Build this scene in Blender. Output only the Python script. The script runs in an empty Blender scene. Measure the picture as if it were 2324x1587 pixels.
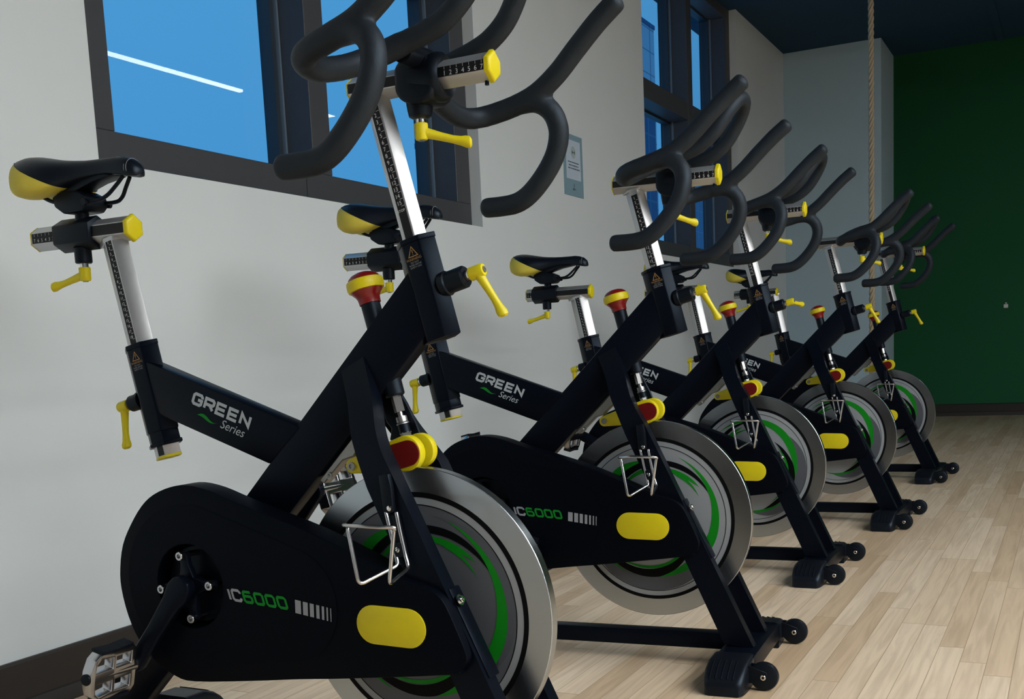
import bpy, bmesh, math, random
from mathutils import Vector, Matrix

sc = bpy.context.scene
C = sc.collection
R = math.radians
random.seed(7)

# ------------------------------------------------------------------ camera
W, H = 2324.0, 1587.0
F_PX, CX, CY = 2555.04, 1139.79, 1160.79
YAW, PITCH, ROLL, CAM_H = R(27.17198), R(7.81411), R(2.80111), 0.74847
fw = Vector((-math.sin(YAW) * math.cos(PITCH), math.cos(YAW) * math.cos(PITCH), -math.sin(PITCH)))
rt = Vector((math.cos(YAW), math.sin(YAW), 0))
dn = fw.cross(rt)
r2 = math.cos(ROLL) * rt + math.sin(ROLL) * dn
d2 = -math.sin(ROLL) * rt + math.cos(ROLL) * dn
cam = bpy.data.cameras.new('camera')
cam.sensor_fit = 'HORIZONTAL'
cam.sensor_width = 36.0
cam.lens = F_PX / W * 36.0
cam.shift_x = (W / 2 - CX) / W
cam.shift_y = (CY - H / 2) / W
cam.clip_start = 0.02
cam.clip_end = 600
co = bpy.data.objects.new('camera', cam)
C.objects.link(co)
co.matrix_world = Matrix(((r2.x, -d2.x, -fw.x, 0), (r2.y, -d2.y, -fw.y, 0), (r2.z, -d2.z, -fw.z, CAM_H), (0, 0, 0, 1)))
sc.camera = co

# ------------------------------------------------------------------ sky and exposure
world = bpy.data.worlds.new('dusk_sky')
sc.world = world
world.use_nodes = True
wn = world.node_tree.nodes
wl = world.node_tree.links
wn.clear()
wo = wn.new('ShaderNodeOutputWorld')
bg = wn.new('ShaderNodeBackground')
tc = wn.new('ShaderNodeTexCoord')
sx = wn.new('ShaderNodeSeparateXYZ')
cr = wn.new('ShaderNodeValToRGB')
cr.color_ramp.elements[0].position = 0.0
cr.color_ramp.elements[0].color = (0.062, 0.30, 0.64, 1)
cr.color_ramp.elements[1].position = 0.5
cr.color_ramp.elements[1].color = (0.088, 0.37, 0.72, 1)
wl.new(tc.outputs['Generated'], sx.inputs[0])
wl.new(sx.outputs['Z'], cr.inputs[0])
wl.new(cr.outputs[0], bg.inputs[0])
bg.inputs[1].default_value = 1.0
wl.new(bg.outputs[0], wo.inputs[0])
sc.view_settings.view_transform = 'Standard'
sc.view_settings.look = 'None'
sc.view_settings.gamma = 1.0
sc.view_settings.use_curve_mapping = False
sc.view_settings.exposure = 0.0
sc.cycles.use_denoising = True
sc.cycles.max_bounces = 8
sc.cycles.transparent_max_bounces = 16
sc.cycles.sample_clamp_indirect = 4.0

# strength of the ceiling light strips and added fill rows (radiance of their diffusers)
LAMP = dict(col=(0.99, 1.0, 0.985), main=15.0, front=53.0, rest=97.0)

# ------------------------------------------------------------------ materials
def mat(name, col, rough=0.5, metal=0.0, spec=0.5, coat=0.0, coat_r=0.1, aniso=0.0):
    m = bpy.data.materials.new(name)
    m.use_nodes = True
    b = m.node_tree.nodes['Principled BSDF']
    b.inputs['Base Color'].default_value = (*col, 1)
    b.inputs['Roughness'].default_value = rough
    b.inputs['Metallic'].default_value = metal
    b.inputs['Specular IOR Level'].default_value = spec
    b.inputs['Coat Weight'].default_value = coat
    b.inputs['Coat Roughness'].default_value = coat_r
    b.inputs['Anisotropic'].default_value = aniso
    return m

def bsdf(m): return m.node_tree.nodes['Principled BSDF']

def add_noise(m, scale=40, amount=0.12, bump=0.0, bump_scale=400, rough_amt=0.0, coord='Object'):
    """gentle procedural variation of the base colour (+ bump)"""
    nt = m.node_tree
    n = nt.nodes
    l = nt.links
    b = bsdf(m)
    t = n.new('ShaderNodeTexCoord')
    nz = n.new('ShaderNodeTexNoise')
    nz.inputs['Scale'].default_value = scale
    nz.inputs['Detail'].default_value = 4
    l.new(t.outputs[coord], nz.inputs['Vector'])
    mx = n.new('ShaderNodeMix')
    mx.data_type = 'RGBA'
    c = b.inputs['Base Color'].default_value[:]
    mx.inputs[6].default_value = (*[v * (1 - amount) for v in c[:3]], 1)
    mx.inputs[7].default_value = (*[min(1, v * (1 + amount)) for v in c[:3]], 1)
    l.new(nz.outputs['Fac'], mx.inputs[0])
    l.new(mx.outputs[2], b.inputs['Base Color'])
    if rough_amt:
        mr = n.new('ShaderNodeMapRange')
        r0 = b.inputs['Roughness'].default_value
        mr.inputs[3].default_value = r0 - rough_amt
        mr.inputs[4].default_value = r0 + rough_amt
        l.new(nz.outputs['Fac'], mr.inputs[0])
        l.new(mr.outputs[0], b.inputs['Roughness'])
    if bump:
        n2 = n.new('ShaderNodeTexNoise')
        n2.inputs['Scale'].default_value = bump_scale
        n2.inputs['Detail'].default_value = 3
        l.new(t.outputs[coord], n2.inputs['Vector'])
        bp = n.new('ShaderNodeBump')
        bp.inputs['Strength'].default_value = bump
        bp.inputs['Distance'].default_value = 0.001
        l.new(n2.outputs['Fac'], bp.inputs['Height'])
        l.new(bp.outputs[0], b.inputs['Normal'])
    return m

M = {}
M['frame'] = add_noise(mat('frame_powder_coat', (0.0021, 0.0032, 0.0068), 0.33, spec=0.12), 60, 0.1, 0.12, 900)
M['guard'] = add_noise(mat('guard_plastic', (0.0013, 0.0020, 0.0042), 0.44, spec=0.07), 40, 0.1, 0.10, 1200)
M['black'] = mat('black_plastic', (0.0030, 0.0042, 0.0070), 0.42, spec=0.22)
M['rubber'] = add_noise(mat('foam_grip_rubber', (0.0100, 0.0125, 0.0160), 0.55, spec=0.36), 50, 0.15, 0.25, 500)
M['foot'] = add_noise(mat('foot_rubber', (0.0040, 0.0050, 0.0080), 0.4, spec=0.3), 50, 0.1)
M['vinyl'] = add_noise(mat('saddle_vinyl', (0.0040, 0.0056, 0.0095), 0.36, spec=0.3), 80, 0.1, 0.2, 700)
M['yellow'] = add_noise(mat('yellow_plastic', (0.60, 0.51, 0.004), 0.42, spec=0.4), 30, 0.05)
M['yellow_vinyl'] = add_noise(mat('yellow_vinyl', (0.56, 0.47, 0.06), 0.55, spec=0.3), 80, 0.06, 0.2, 700)
M['red'] = mat('red_plastic', (0.17, 0.002, 0.002), 0.34, spec=0.5)
M['red_pad'] = add_noise(mat('red_pad', (0.13, 0.001, 0.001), 0.6, spec=0.3), 60, 0.1)
M['alu'] = add_noise(mat('brushed_aluminium', (0.50, 0.51, 0.52), 0.42, metal=0.85), 90, 0.05, rough_amt=0.04)
M['chrome'] = mat('chrome', (0.78, 0.78, 0.78), 0.10, metal=1.0)
M['zinc_rod'] = mat('zinc_rod', (0.42, 0.42, 0.42), 0.32, metal=0.9)
M['wire'] = mat('cage_wire', (0.52, 0.52, 0.53), 0.24, metal=1.0)
M['polished'] = add_noise(mat('polished_pedal_alloy', (0.50, 0.50, 0.52), 0.20, metal=1.0), 40, 0.1)
M['zinc'] = mat('zinc_bracket', (0.28, 0.28, 0.27), 0.4, metal=0.8)
M['scale'] = mat('scale_strip_black', (0.003, 0.0035, 0.005), 0.5, spec=0.3)
M['mark'] = mat('printed_white', (0.62, 0.64, 0.66), 0.6)
M['grey_ink'] = mat('printed_silver_grey', (0.27, 0.29, 0.325), 0.6, spec=0.15)
M['bright_ink'] = mat('printed_light_grey', (0.42, 0.47, 0.51), 0.6, spec=0.15)
M['green_ink'] = mat('printed_green', (0.004, 0.20, 0.018), 0.55, spec=0.15)
M['gold_ink'] = mat('printed_gold', (0.30, 0.17, 0.05), 0.55)
M['tan_ink'] = mat('printed_dim_white', (0.20, 0.21, 0.23), 0.6)
M['d_light'] = mat('decal_light_grey', (0.31, 0.34, 0.37), 0.5, metal=0.25)
M['d_dark'] = mat('decal_dark_grey', (0.085, 0.095, 0.115), 0.5, metal=0.2)
M['d_mid'] = mat('decal_mid_grey', (0.10, 0.112, 0.130), 0.5, metal=0.2)
M['d_black'] = mat('decal_black', (0.003, 0.0035, 0.0045), 0.55, spec=0.08)
M['d_green'] = mat('decal_green', (0.004, 0.22, 0.010), 0.5, spec=0.2)

for k_ in ('frame', 'guard', 'black', 'rubber', 'foot', 'vinyl'):
    bsdf(M[k_]).inputs['Specular Tint'].default_value = (0.62, 0.80, 1.0, 1)

def steel_mat():
    m = mat('turned_steel_rim', (0.43, 0.47, 0.51), 0.2, metal=1.0, aniso=0.8)
    n, l = m.node_tree.nodes, m.node_tree.links
    t = n.new('ShaderNodeTexCoord')
    sp = n.new('ShaderNodeSeparateXYZ')
    l.new(t.outputs['Object'], sp.inputs[0])
    # radius from the axle drives fine turning grooves
    pw = n.new('ShaderNodeMath'); pw.operation = 'MULTIPLY'
    l.new(sp.outputs['X'], pw.inputs[0]); l.new(sp.outputs['X'], pw.inputs[1])
    pz = n.new('ShaderNodeMath'); pz.operation = 'MULTIPLY'
    l.new(sp.outputs['Z'], pz.inputs[0]); l.new(sp.outputs['Z'], pz.inputs[1])
    ad = n.new('ShaderNodeMath'); ad.operation = 'ADD'
    l.new(pw.outputs[0], ad.inputs[0]); l.new(pz.outputs[0], ad.inputs[1])
    sq = n.new('ShaderNodeMath'); sq.operation = 'SQRT'
    l.new(ad.outputs[0], sq.inputs[0])
    nz = n.new('ShaderNodeTexNoise'); nz.noise_dimensions = '1D'
    nz.inputs['Scale'].default_value = 900
    nz.inputs['Detail'].default_value = 3
    l.new(sq.outputs[0], nz.inputs['W'])
    mr = n.new('ShaderNodeMapRange')
    mr.inputs[3].default_value = 0.20
    mr.inputs[4].default_value = 0.25
    l.new(nz.outputs['Fac'], mr.inputs[0])
    l.new(mr.outputs[0], bsdf(m).inputs['Roughness'])
    tg = n.new('ShaderNodeTangent')
    tg.direction_type = 'RADIAL'
    tg.axis = 'Y'
    l.new(tg.outputs[0], bsdf(m).inputs['Tangent'])
    return m
M['steel'] = steel_mat()

# ------------------------------------------------------------------ mesh helpers
def V(*a): return Vector(a)

def finish(name, bm, mats, smooth=35, recalc=True):
    if recalc:
        bmesh.ops.recalc_face_normals(bm, faces=bm.faces[:])
    me = bpy.data.meshes.new(name)
    bm.to_mesh(me)
    bm.free()
    for m in (mats if isinstance(mats, (list, tuple)) else [mats]):
        me.materials.append(m)
    if smooth:
        for p in me.polygons: p.use_smooth = True
        me.set_sharp_from_angle(angle=R(smooth))
    return me

def obj(name, me, parent=None, loc=(0, 0, 0), rot=(0, 0, 0)):
    o = bpy.data.objects.new(name, me)
    C.objects.link(o)
    o.parent = parent
    o.location = loc
    o.rotation_euler = rot
    return o

def bevel_edges(bm, edges, off, seg=2):
    if off > 0 and edges:
        bmesh.ops.bevel(bm, geom=list(edges), offset=off, segments=seg, profile=0.5, affect='EDGES', clamp_overlap=True)

def prism(bm, pts, a, b, to3, bev=0.0, seg=2, holes=(), mi=0, bev_sides=True):
    """extrude a 2D outline (with holes) from a to b; to3(u, v, w) -> point"""
    f0 = set(bm.faces)
    e0 = set(bm.edges)
    loops = []
    for lp in [pts, *holes]:
        vs = [bm.verts.new(to3(u, v, a)) for u, v in lp]
        loops.append(vs)
        es = [bm.edges.new((vs[i], vs[(i + 1) % len(vs)])) for i in range(len(vs))]
    if holes:
        ed = [e for e in bm.edges if e not in e0]
        r = bmesh.ops.triangle_fill(bm, use_beauty=True, use_dissolve=True, edges=ed)
        faces = [g for g in r['geom'] if isinstance(g, bmesh.types.BMFace)]
    else:
        faces = [bm.faces.new(loops[0])]
    ex = bmesh.ops.extrude_face_region(bm, geom=faces, use_keep_orig=True)
    d = to3(0, 0, b) - to3(0, 0, a)
    for g in ex['geom']:
        if isinstance(g, bmesh.types.BMVert): g.co += d
    newf = [f for f in bm.faces if f not in f0]
    for f in newf: f.material_index = mi
    bmesh.ops.recalc_face_normals(bm, faces=newf)
    if bev > 0:
        ed = []
        for e in bm.edges:
            if e in e0 or len(e.link_faces) != 2: continue
            if e.calc_face_angle(0) > R(25): ed.append(e)
        bevel_edges(bm, ed, bev, seg)

def XZ(x, z, y): return Vector((x, y, z))

def hexbar(bm, p0, p1, fl, hw, vx, bev=0.0015, mi=0, up=None):
    """elongated hexagonal bar: flats on the +-y sides, ridges fore and aft"""
    p0, p1 = Vector(p0), Vector(p1)
    ax = (p1 - p0).normalized()
    v = Vector((0, 1, 0))
    u = v.cross(ax).normalized()
    out = [(-fl, -hw), (fl, -hw), (vx, 0), (fl, hw), (-fl, hw), (-vx, 0)]
    L = (p1 - p0).length
    prism(bm, out, 0, L, lambda a, b, w: p0 + u * a + v * b + ax * w, bev, 2, mi=mi)

def box(bm, x0, x1, y0, y1, z0, z1, bev=0.0, seg=2, mi=0):
    prism(bm, [(x0, z0), (x1, z0), (x1, z1), (x0, z1)], y0, y1, XZ, bev, seg, mi=mi)

def frame_of(d):
    d = d.normalized()
    a = Vector((0, 0, 1)) if abs(d.z) < 0.9 else Vector((1, 0, 0))
    u = d.cross(a).normalized()
    return u, d.cross(u).normalized()

def ring_mesh(bm, rings, close=False, caps=True, mi=0):
    """connect rings of equal vertex count"""
    vs = [[bm.verts.new(p) for p in r] for r in rings]
    n = len(vs[0])
    last = len(vs) if close else len(vs) - 1
    for i in range(last):
        A, B = vs[i], vs[(i + 1) % len(vs)]
        for j in range(n):
            f = bm.faces.new((A[j], A[(j + 1) % n], B[(j + 1) % n], B[j]))
            f.material_index = mi
    if caps and not close:
        bm.faces.new(list(reversed(vs[0]))).material_index = mi
        bm.faces.new(vs[-1]).material_index = mi
    return vs

def cyl(bm, p0, p1, r0, r1=None, n=24, mi=0, ch=0.0):
    p0, p1 = Vector(p0), Vector(p1)
    r1 = r0 if r1 is None else r1
    u, v = frame_of(p1 - p0)
    d = (p1 - p0).normalized()
    prof = [(0, r0), ((p1 - p0).length, r1)]
    if ch > 0:
        L = (p1 - p0).length
        prof = [(0, r0 - ch), (ch, r0), (L - ch, r1), (L, r1 - ch)]
    rings = [[p0 + d * s + (u * math.cos(2 * math.pi * k / n) + v * math.sin(2 * math.pi * k / n)) * r for k in range(n)] for s, r in prof]
    ring_mesh(bm, rings, mi=mi)

def lathe(bm, p0, ax, prof, n=40, mi=0, closed=False):
    """revolve (s, r) profile round the axis ax through p0"""
    p0, ax = Vector(p0), Vector(ax).normalized()
    u, v = frame_of(ax)
    rings = [[p0 + ax * s + (u * math.cos(2 * math.pi * k / n) + v * math.sin(2 * math.pi * k / n)) * max(r, 1e-5) for k in range(n)] for s, r in prof]
    ring_mesh(bm, rings, close=closed, caps=not closed, mi=mi)

def spline(pts, per=8):
    pts = [Vector(p) for p in pts]
    P = [2 * pts[0] - pts[1]] + pts + [2 * pts[-1] - pts[-2]]
    out = []
    for i in range(1, len(P) - 2):
        a, b, c, d = P[i - 1:i + 3]
        for k in range(per):
            t = k / per
            out.append(0.5 * ((2 * b) + (c - a) * t + (2 * a - 5 * b + 4 * c - d) * t * t + (3 * b - a - 3 * c + d) * t ** 3))
    out.append(pts[-1])
    return out

def fillet(pts, r, per=5):
    """round the corners of a polyline"""
    pts = [Vector(p) for p in pts]
    out = [pts[0]]
    for i in range(1, len(pts) - 1):
        a, b, c = pts[i - 1], pts[i], pts[i + 1]
        d0, d1 = (a - b), (c - b)
        k = min(r, d0.length * 0.48, d1.length * 0.48)
        s, e = b + d0.normalized() * k, b + d1.normalized() * k
        for j in range(per + 1):
            t = j / per
            out.append(s * (1 - t) ** 2 + b * 2 * t * (1 - t) + e * t * t)
    out.append(pts[-1])
    return out

def sweep(bm, path, r, n=16, round_caps=False, closed=False, mi=0):
    path = [Vector(p) for p in path]
    N = len(path)
    tang = []
    for i in range(N):
        if closed: t = path[(i + 1) % N] - path[i - 1]
        else: t = path[min(i + 1, N - 1)] - path[max(i - 1, 0)]
        tang.append(t.normalized())
    u, v = frame_of(tang[0])
    rings = []
    prev = tang[0]
    for i in range(N):
        q = prev.rotation_difference(tang[i])
        u = q @ u
        v = q @ v
        prev = tang[i]
        rr = r[i] if isinstance(r, (list, tuple)) else r
        rings.append([path[i] + (u * math.cos(2 * math.pi * k / n) + v * math.sin(2 * math.pi * k / n)) * rr for k in range(n)])
    if round_caps:
        def cap(ring, c, d, rr):
            out = []
            for a in (75, 55, 35, 15):
                out.append([c + (p - c) * math.cos(R(a)) + d * rr * 0.55 * math.sin(R(a)) for p in ring])
            return out
        r0 = r[0] if isinstance(r, (list, tuple)) else r
        r1 = r[-1] if isinstance(r, (list, tuple)) else r
        rings = cap(rings[0], path[0], -tang[0], r0) + rings + list(reversed(cap(rings[-1], path[-1], tang[-1], r1)))
    ring_mesh(bm, rings, close=closed, mi=mi)

def circle2(cx, cy, r, n=48, a0=0, a1=360):
    full = abs(a1 - a0) >= 360
    return [(cx + r * math.cos(R(a0 + (a1 - a0) * k / (n if full else n - 1))), cy + r * math.sin(R(a0 + (a1 - a0) * k / (n if full else n - 1)))) for k in range(n)]

def stadium(cx, cy, L, Hh, ang=0, n=14):
    r = Hh / 2
    c = L / 2 - r
    p = [(c + r * math.cos(R(-90 + 180 * k / n)), r * math.sin(R(-90 + 180 * k / n))) for k in range(n + 1)]
    p += [(-c + r * math.cos(R(90 + 180 * k / n)), r * math.sin(R(90 + 180 * k / n))) for k in range(n + 1)]
    ca, sa = math.cos(R(ang)), math.sin(R(ang))
    return [(cx + x * ca - y * sa, cy + x * sa + y * ca) for x, y in p]

def hull_circles(c0, r0, c1, r1, n=28):
    """outline of two circles joined by their tangents"""
    d = Vector((c1[0] - c0[0], c1[1] - c0[1]))
    L = d.length
    th = math.atan2(d.y, d.x)
    al = math.acos((r0 - r1) / L)
    pts = []
    for k in range(n + 1):
        a = th - al + 2 * al * k / n
        pts.append((c1[0] + r1 * math.cos(a), c1[1] + r1 * math.sin(a)))
    for k in range(n + 1):
        a = th + al + (2 * math.pi - 2 * al) * k / n
        pts.append((c0[0] + r0 * math.cos(a), c0[1] + r0 * math.sin(a)))
    return pts

# ------------------------------------------------------------------ lettering
STROKES = {
    'G': [[(1, .70), (1, .84), (.84, 1), (.16, 1), (0, .84), (0, .16), (.16, 0), (.84, 0), (1, .14), (1, .48), (.55, .48)]],
    'R': [[(0, 0), (0, 1), (.85, 1), (1, .86), (1, .60), (.85, .44), (0, .44)], [(.55, .44), (1, 0)]],
    'E': [[(1, 1), (0, 1), (0, 0), (1, 0)], [(0, .5), (.92, .5)]],
    'N': [[(0, 0), (0, 1), (1, 0), (1, 1)]],
    'I': [[(0, 0), (0, 1)]],
    'C': [[(1, .72), (1, .84), (.84, 1), (.16, 1), (0, .84), (0, .16), (.16, 0), (.84, 0), (1, .16), (1, .28)]],
    '6': [[(.95, 1), (.16, 1), (0, .84), (0, .16), (.16, 0), (.84, 0), (1, .16), (1, .42), (.84, .58), (0, .58)]],
    '0': [[(.5, 1), (.16, 1), (0, .84), (0, .16), (.16, 0), (.84, 0), (1, .16), (1, .84), (.84, 1), (.5, 1)]],
}

def ribbon(bm, pts, w, to3, mi=0):
    n = len(pts)
    L, Rr = [], []
    for i, p in enumerate(pts):
        a = Vector(pts[max(i - 1, 0)]); b = Vector(p); c = Vector(pts[min(i + 1, n - 1)])
        d0 = (b - a).normalized() if i > 0 else (c - b).normalized()
        d1 = (c - b).normalized() if i < n - 1 else d0
        n0 = Vector((-d0.y, d0.x)); n1 = Vector((-d1.y, d1.x))
        m = n0 + n1
        if m.length < 0.2: m = n0
        m.normalize()
        k = w / 2 / max(m.dot(n0), 0.45)
        L.append(bm.verts.new(to3(*(b + m * k))))
        Rr.append(bm.verts.new(to3(*(b - m * k))))
    for i in range(n - 1):
        f = bm.faces.new((L[i], L[i + 1], Rr[i + 1], Rr[i]))
        f.material_index = mi

def stroke_text(bm, text, h, lw, sw, gap, to3, mi_of=lambda i, c: 0):
    u = 0
    for i, c in enumerate(text):
        w = sw if c == 'I' else lw
        for q_, pl in enumerate(STROKES[c]):
            pts = [(u + sw / 2 + p[0] * (w - sw), sw / 2 + p[1] * (h - sw)) for p in pl]
            ribbon(bm, pts, sw, (lambda a, b=None, k_=q_: (to3(a, b) if b is not None else to3(*a)) + Vector((0, -0.00012 * k_, 0))), mi_of(i, c))
        u += w + gap
    return u - gap

_txt = {}
def text_faces(s, size, shear=0.0):
    """outline of a line of type as (verts, faces), from the built-in font"""
    k = (s, size, shear)
    if k not in _txt:
        cu = bpy.data.curves.new('type', 'FONT')
        cu.body = s
        cu.size = size
        cu.shear = shear
        cu.align_x = 'CENTER'
        cu.resolution_u = 3
        o = bpy.data.objects.new('type', cu)
        C.objects.link(o)
        dg = bpy.context.evaluated_depsgraph_get()
        me = bpy.data.meshes.new_from_object(o.evaluated_get(dg))
        _txt[k] = ([(v.co.x, v.co.y) for v in me.vertices], [list(p.vertices) for p in me.polygons])
        bpy.data.objects.remove(o)
        bpy.data.curves.remove(cu)
        bpy.data.meshes.remove(me)
    return _txt[k]

def put_text(bm, s, size, to3, mi=0, shear=0.0):
    vs, fs = text_faces(s, size, shear)
    bv = [bm.verts.new(to3(x, y)) for x, y in vs]
    for f in fs:
        try: bm.faces.new([bv[i] for i in f]).material_index = mi
        except ValueError: pass

def quad(bm, pts, mi=0):
    f = bm.faces.new([bm.verts.new(p) for p in pts])
    f.material_index = mi

# ------------------------------------------------------------------ tagging
def tag(o, label, cat, group=None, kind=None):
    if label: o['label'] = label
    if cat: o['category'] = cat
    if group: o['group'] = group
    if kind: o['kind'] = kind
    return o

def empty(name, loc, rz=0):
    o = bpy.data.objects.new(name, None)
    C.objects.link(o)
    o.location = loc
    o.rotation_euler = (0, 0, rz)
    o.empty_display_size = 0.1
    return o

def struct(name, bm, m, label=None, smooth=35):
    o = obj(name, finish(name, bm, m, smooth))
    o['kind'] = 'structure'
    if label: o['label'] = label
    return o

# ================================================================== THE ROOM
XW = -2.113            # window wall
XF = -2.160            # face of the window frames
XG = -2.290            # glass
CEIL = 3.01
Y0, Y1 = -3.2, 11.24   # back of the room, green wall
XR = 7.0

def wall_paint(name, col):
    return add_noise(mat(name, col, 0.75, spec=0.25), 3.0, 0.03, 0.12, 260)
M['wall'] = wall_paint('wall_paint_white', (0.565, 0.615, 0.635))
M['wall_dim'] = wall_paint('wall_paint_dim', (0.10, 0.11, 0.13))
M['wall_grey'] = wall_paint('wall_paint_blue_grey', (0.35, 0.47, 0.54))
M['wall_green'] = wall_paint('wall_paint_green', (0.010, 0.105, 0.040))
M['ceil'] = add_noise(mat('ceiling_paint_navy', (0.014, 0.045, 0.085), 0.8, spec=0.2), 1.2, 0.2)
M['base'] = add_noise(mat('baseboard_dark', (0.022, 0.019, 0.017), 0.5, spec=0.4), 30, 0.15)
M['wframe'] = add_noise(mat('window_frame_metal', (0.042, 0.046, 0.053), 0.5, spec=0.3), 30, 0.08)
M['wstop'] = mat('window_gasket', (0.010, 0.018, 0.030), 0.5)
M['wedge'] = mat('window_bright_edge', (0.20, 0.28, 0.36), 0.35, metal=0.6)

def floor_mat():
    m = mat('maple_floor', (0.5, 0.4, 0.28), 0.36, spec=0.35)
    n, l = m.node_tree.nodes, m.node_tree.links
    t = n.new('ShaderNodeTexCoord')
    sp = n.new('ShaderNodeSeparateXYZ')
    l.new(t.outputs['Object'], sp.inputs[0])
    def math_(op, a, b=None):
        q = n.new('ShaderNodeMath'); q.operation = op
        for i, x in enumerate((a, b)):
            if x is None: continue
            if isinstance(x, (int, float)): q.inputs[i].default_value = x
            else: l.new(x, q.inputs[i])
        return q.outputs[0]
    PW, PL = 0.057, 0.95
    xs = math_('DIVIDE', sp.outputs['X'], PW)
    row = math_('FLOOR', xs)
    fx = math_('FRACT', xs)
    w1 = n.new('ShaderNodeTexWhiteNoise'); w1.noise_dimensions = '1D'
    l.new(row, w1.inputs['W'])
    ys = math_('ADD', math_('DIVIDE', sp.outputs['Y'], PL), math_('MULTIPLY', w1.outputs['Value'], 7.3))
    cell = math_('FLOOR', ys)
    fy = math_('FRACT', ys)
    cb = n.new('ShaderNodeCombineXYZ')
    l.new(row, cb.inputs[0]); l.new(cell, cb.inputs[1])
    w2 = n.new('ShaderNodeTexWhiteNoise'); w2.noise_dimensions = '2D'
    l.new(cb.outputs[0], w2.inputs['Vector'])
    ramp = n.new('ShaderNodeValToRGB')
    e = ramp.color_ramp.elements
    e[0].position, e[0].color = 0.0, (0.53, 0.395, 0.255, 1)
    e[1].position, e[1].color = 1.0, (0.72, 0.60, 0.455, 1)
    e2 = ramp.color_ramp.elements.new(0.35); e2.color = (0.64, 0.51, 0.365, 1)
    l.new(w2.outputs['Value'], ramp.inputs[0])
    # grain stretched along the strips
    mp = n.new('ShaderNodeMapping')
    mp.inputs['Scale'].default_value = (48, 2.4, 1)
    l.new(t.outputs['Object'], mp.inputs[0])
    off = n.new('ShaderNodeVectorMath'); off.operation = 'ADD'
    l.new(mp.outputs[0], off.inputs[0])
    sc_ = n.new('ShaderNodeVectorMath'); sc_.operation = 'SCALE'
    l.new(w2.outputs['Color'], sc_.inputs[0]); sc_.inputs['Scale'].default_value = 30
    l.new(sc_.outputs[0], off.inputs[1])
    g = n.new('ShaderNodeTexNoise'); g.inputs['Scale'].default_value = 1.0
    g.inputs['Detail'].default_value = 6; g.inputs['Distortion'].default_value = 1.2
    l.new(off.outputs[0], g.inputs['Vector'])
    gr = n.new('ShaderNodeValToRGB')
    gr.color_ramp.elements[0].position = 0.33; gr.color_ramp.elements[0].color = (0.84, 0.81, 0.78, 1)
    gr.color_ramp.elements[1].position = 0.60; gr.color_ramp.elements[1].color = (1.06, 1.05, 1.04, 1)
    l.new(g.outputs['Fac'], gr.inputs[0])
    mul = n.new('ShaderNodeMix'); mul.data_type = 'RGBA'; mul.blend_type = 'MULTIPLY'
    mul.inputs[0].default_value = 1.0
    l.new(ramp.outputs[0], mul.inputs[6]); l.new(gr.outputs[0], mul.inputs[7])
    # seams
    ex = math_('LESS_THAN', math_('ABSOLUTE', math_('SUBTRACT', fx, 0.5)), 0.487)
    ey = math_('LESS_THAN', math_('ABSOLUTE', math_('SUBTRACT', fy, 0.5)), 0.4985)
    seam = math_('MULTIPLY', ex, ey)
    sm = n.new('ShaderNodeMix'); sm.data_type = 'RGBA'
    sm.inputs[6].default_value = (0.34, 0.245, 0.155, 1)
    l.new(seam, sm.inputs[0]); l.new(mul.outputs[2], sm.inputs[7])
    l.new(sm.outputs[2], bsdf(m).inputs['Base Color'])
    mr = n.new('ShaderNodeMapRange')
    mr.inputs[3].default_value, mr.inputs[4].default_value = 0.30, 0.44
    l.new(g.outputs['Fac'], mr.inputs[0]); l.new(mr.outputs[0], bsdf(m).inputs['Roughness'])
    return m
M['floor'] = floor_mat()

bm = bmesh.new(); box(bm, XW - 0.4, XR + 0.15, Y0 - 0.15, Y1 + 0.15, -0.12, 0.0)
struct('floor', bm, M['floor'], 'pale maple strip floor')

# ceiling: soffit over the bikes, raised part beyond the column
bm = bmesh.new()
box(bm, XW - 0.4, XR + 0.15, Y0 - 0.15, 10.02, CEIL, CEIL + 0.45)
struct('ceiling', bm, M['ceil'], 'dark navy ceiling')
bm = bmesh.new()
box(bm, XW - 0.4, XR + 0.15, 10.02, Y1 + 0.15, 3.33, 3.46)
struct('ceiling_raised', bm, M['ceil'], 'raised dark ceiling by the green wall')
# shallow beads on the ceiling
for i, (x, y0_, y1_) in enumerate(((-0.60, 4.0, 10.0), (1.75, 4.0, 10.0))):
    bm = bmesh.new(); box(bm, x, x + 0.05, y0_, y1_, CEIL - 0.012, CEIL - 0.0005)
    struct('trim_%d' % (i + 1), bm, M['ceil'], 'flat bead across the dark ceiling')

# window wall with two openings
WA = (2.078, 4.069, 1.262)
WB = (6.030, 7.950, 1.280)
WT = 0.20
bm = bmesh.new()
def wslab(y0, y1, z0, z1): box(bm, XW - WT, XW, y0, y1, z0, z1)
wslab(Y0 - 0.15, WA[0], 0, CEIL)
wslab(WA[0], WA[1], 0, WA[2])
wslab(WA[1], WB[0], 0, CEIL)
wslab(WB[0], WB[1], 0, WB[2])
wslab(WB[1], Y1 + 0.15, 0, 3.33)
bmesh.ops.remove_doubles(bm, verts=bm.verts[:], dist=1e-5)
struct('wall_left', bm, M['wall'], 'off-white wall with two dark-framed windows', smooth=0)
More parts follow.
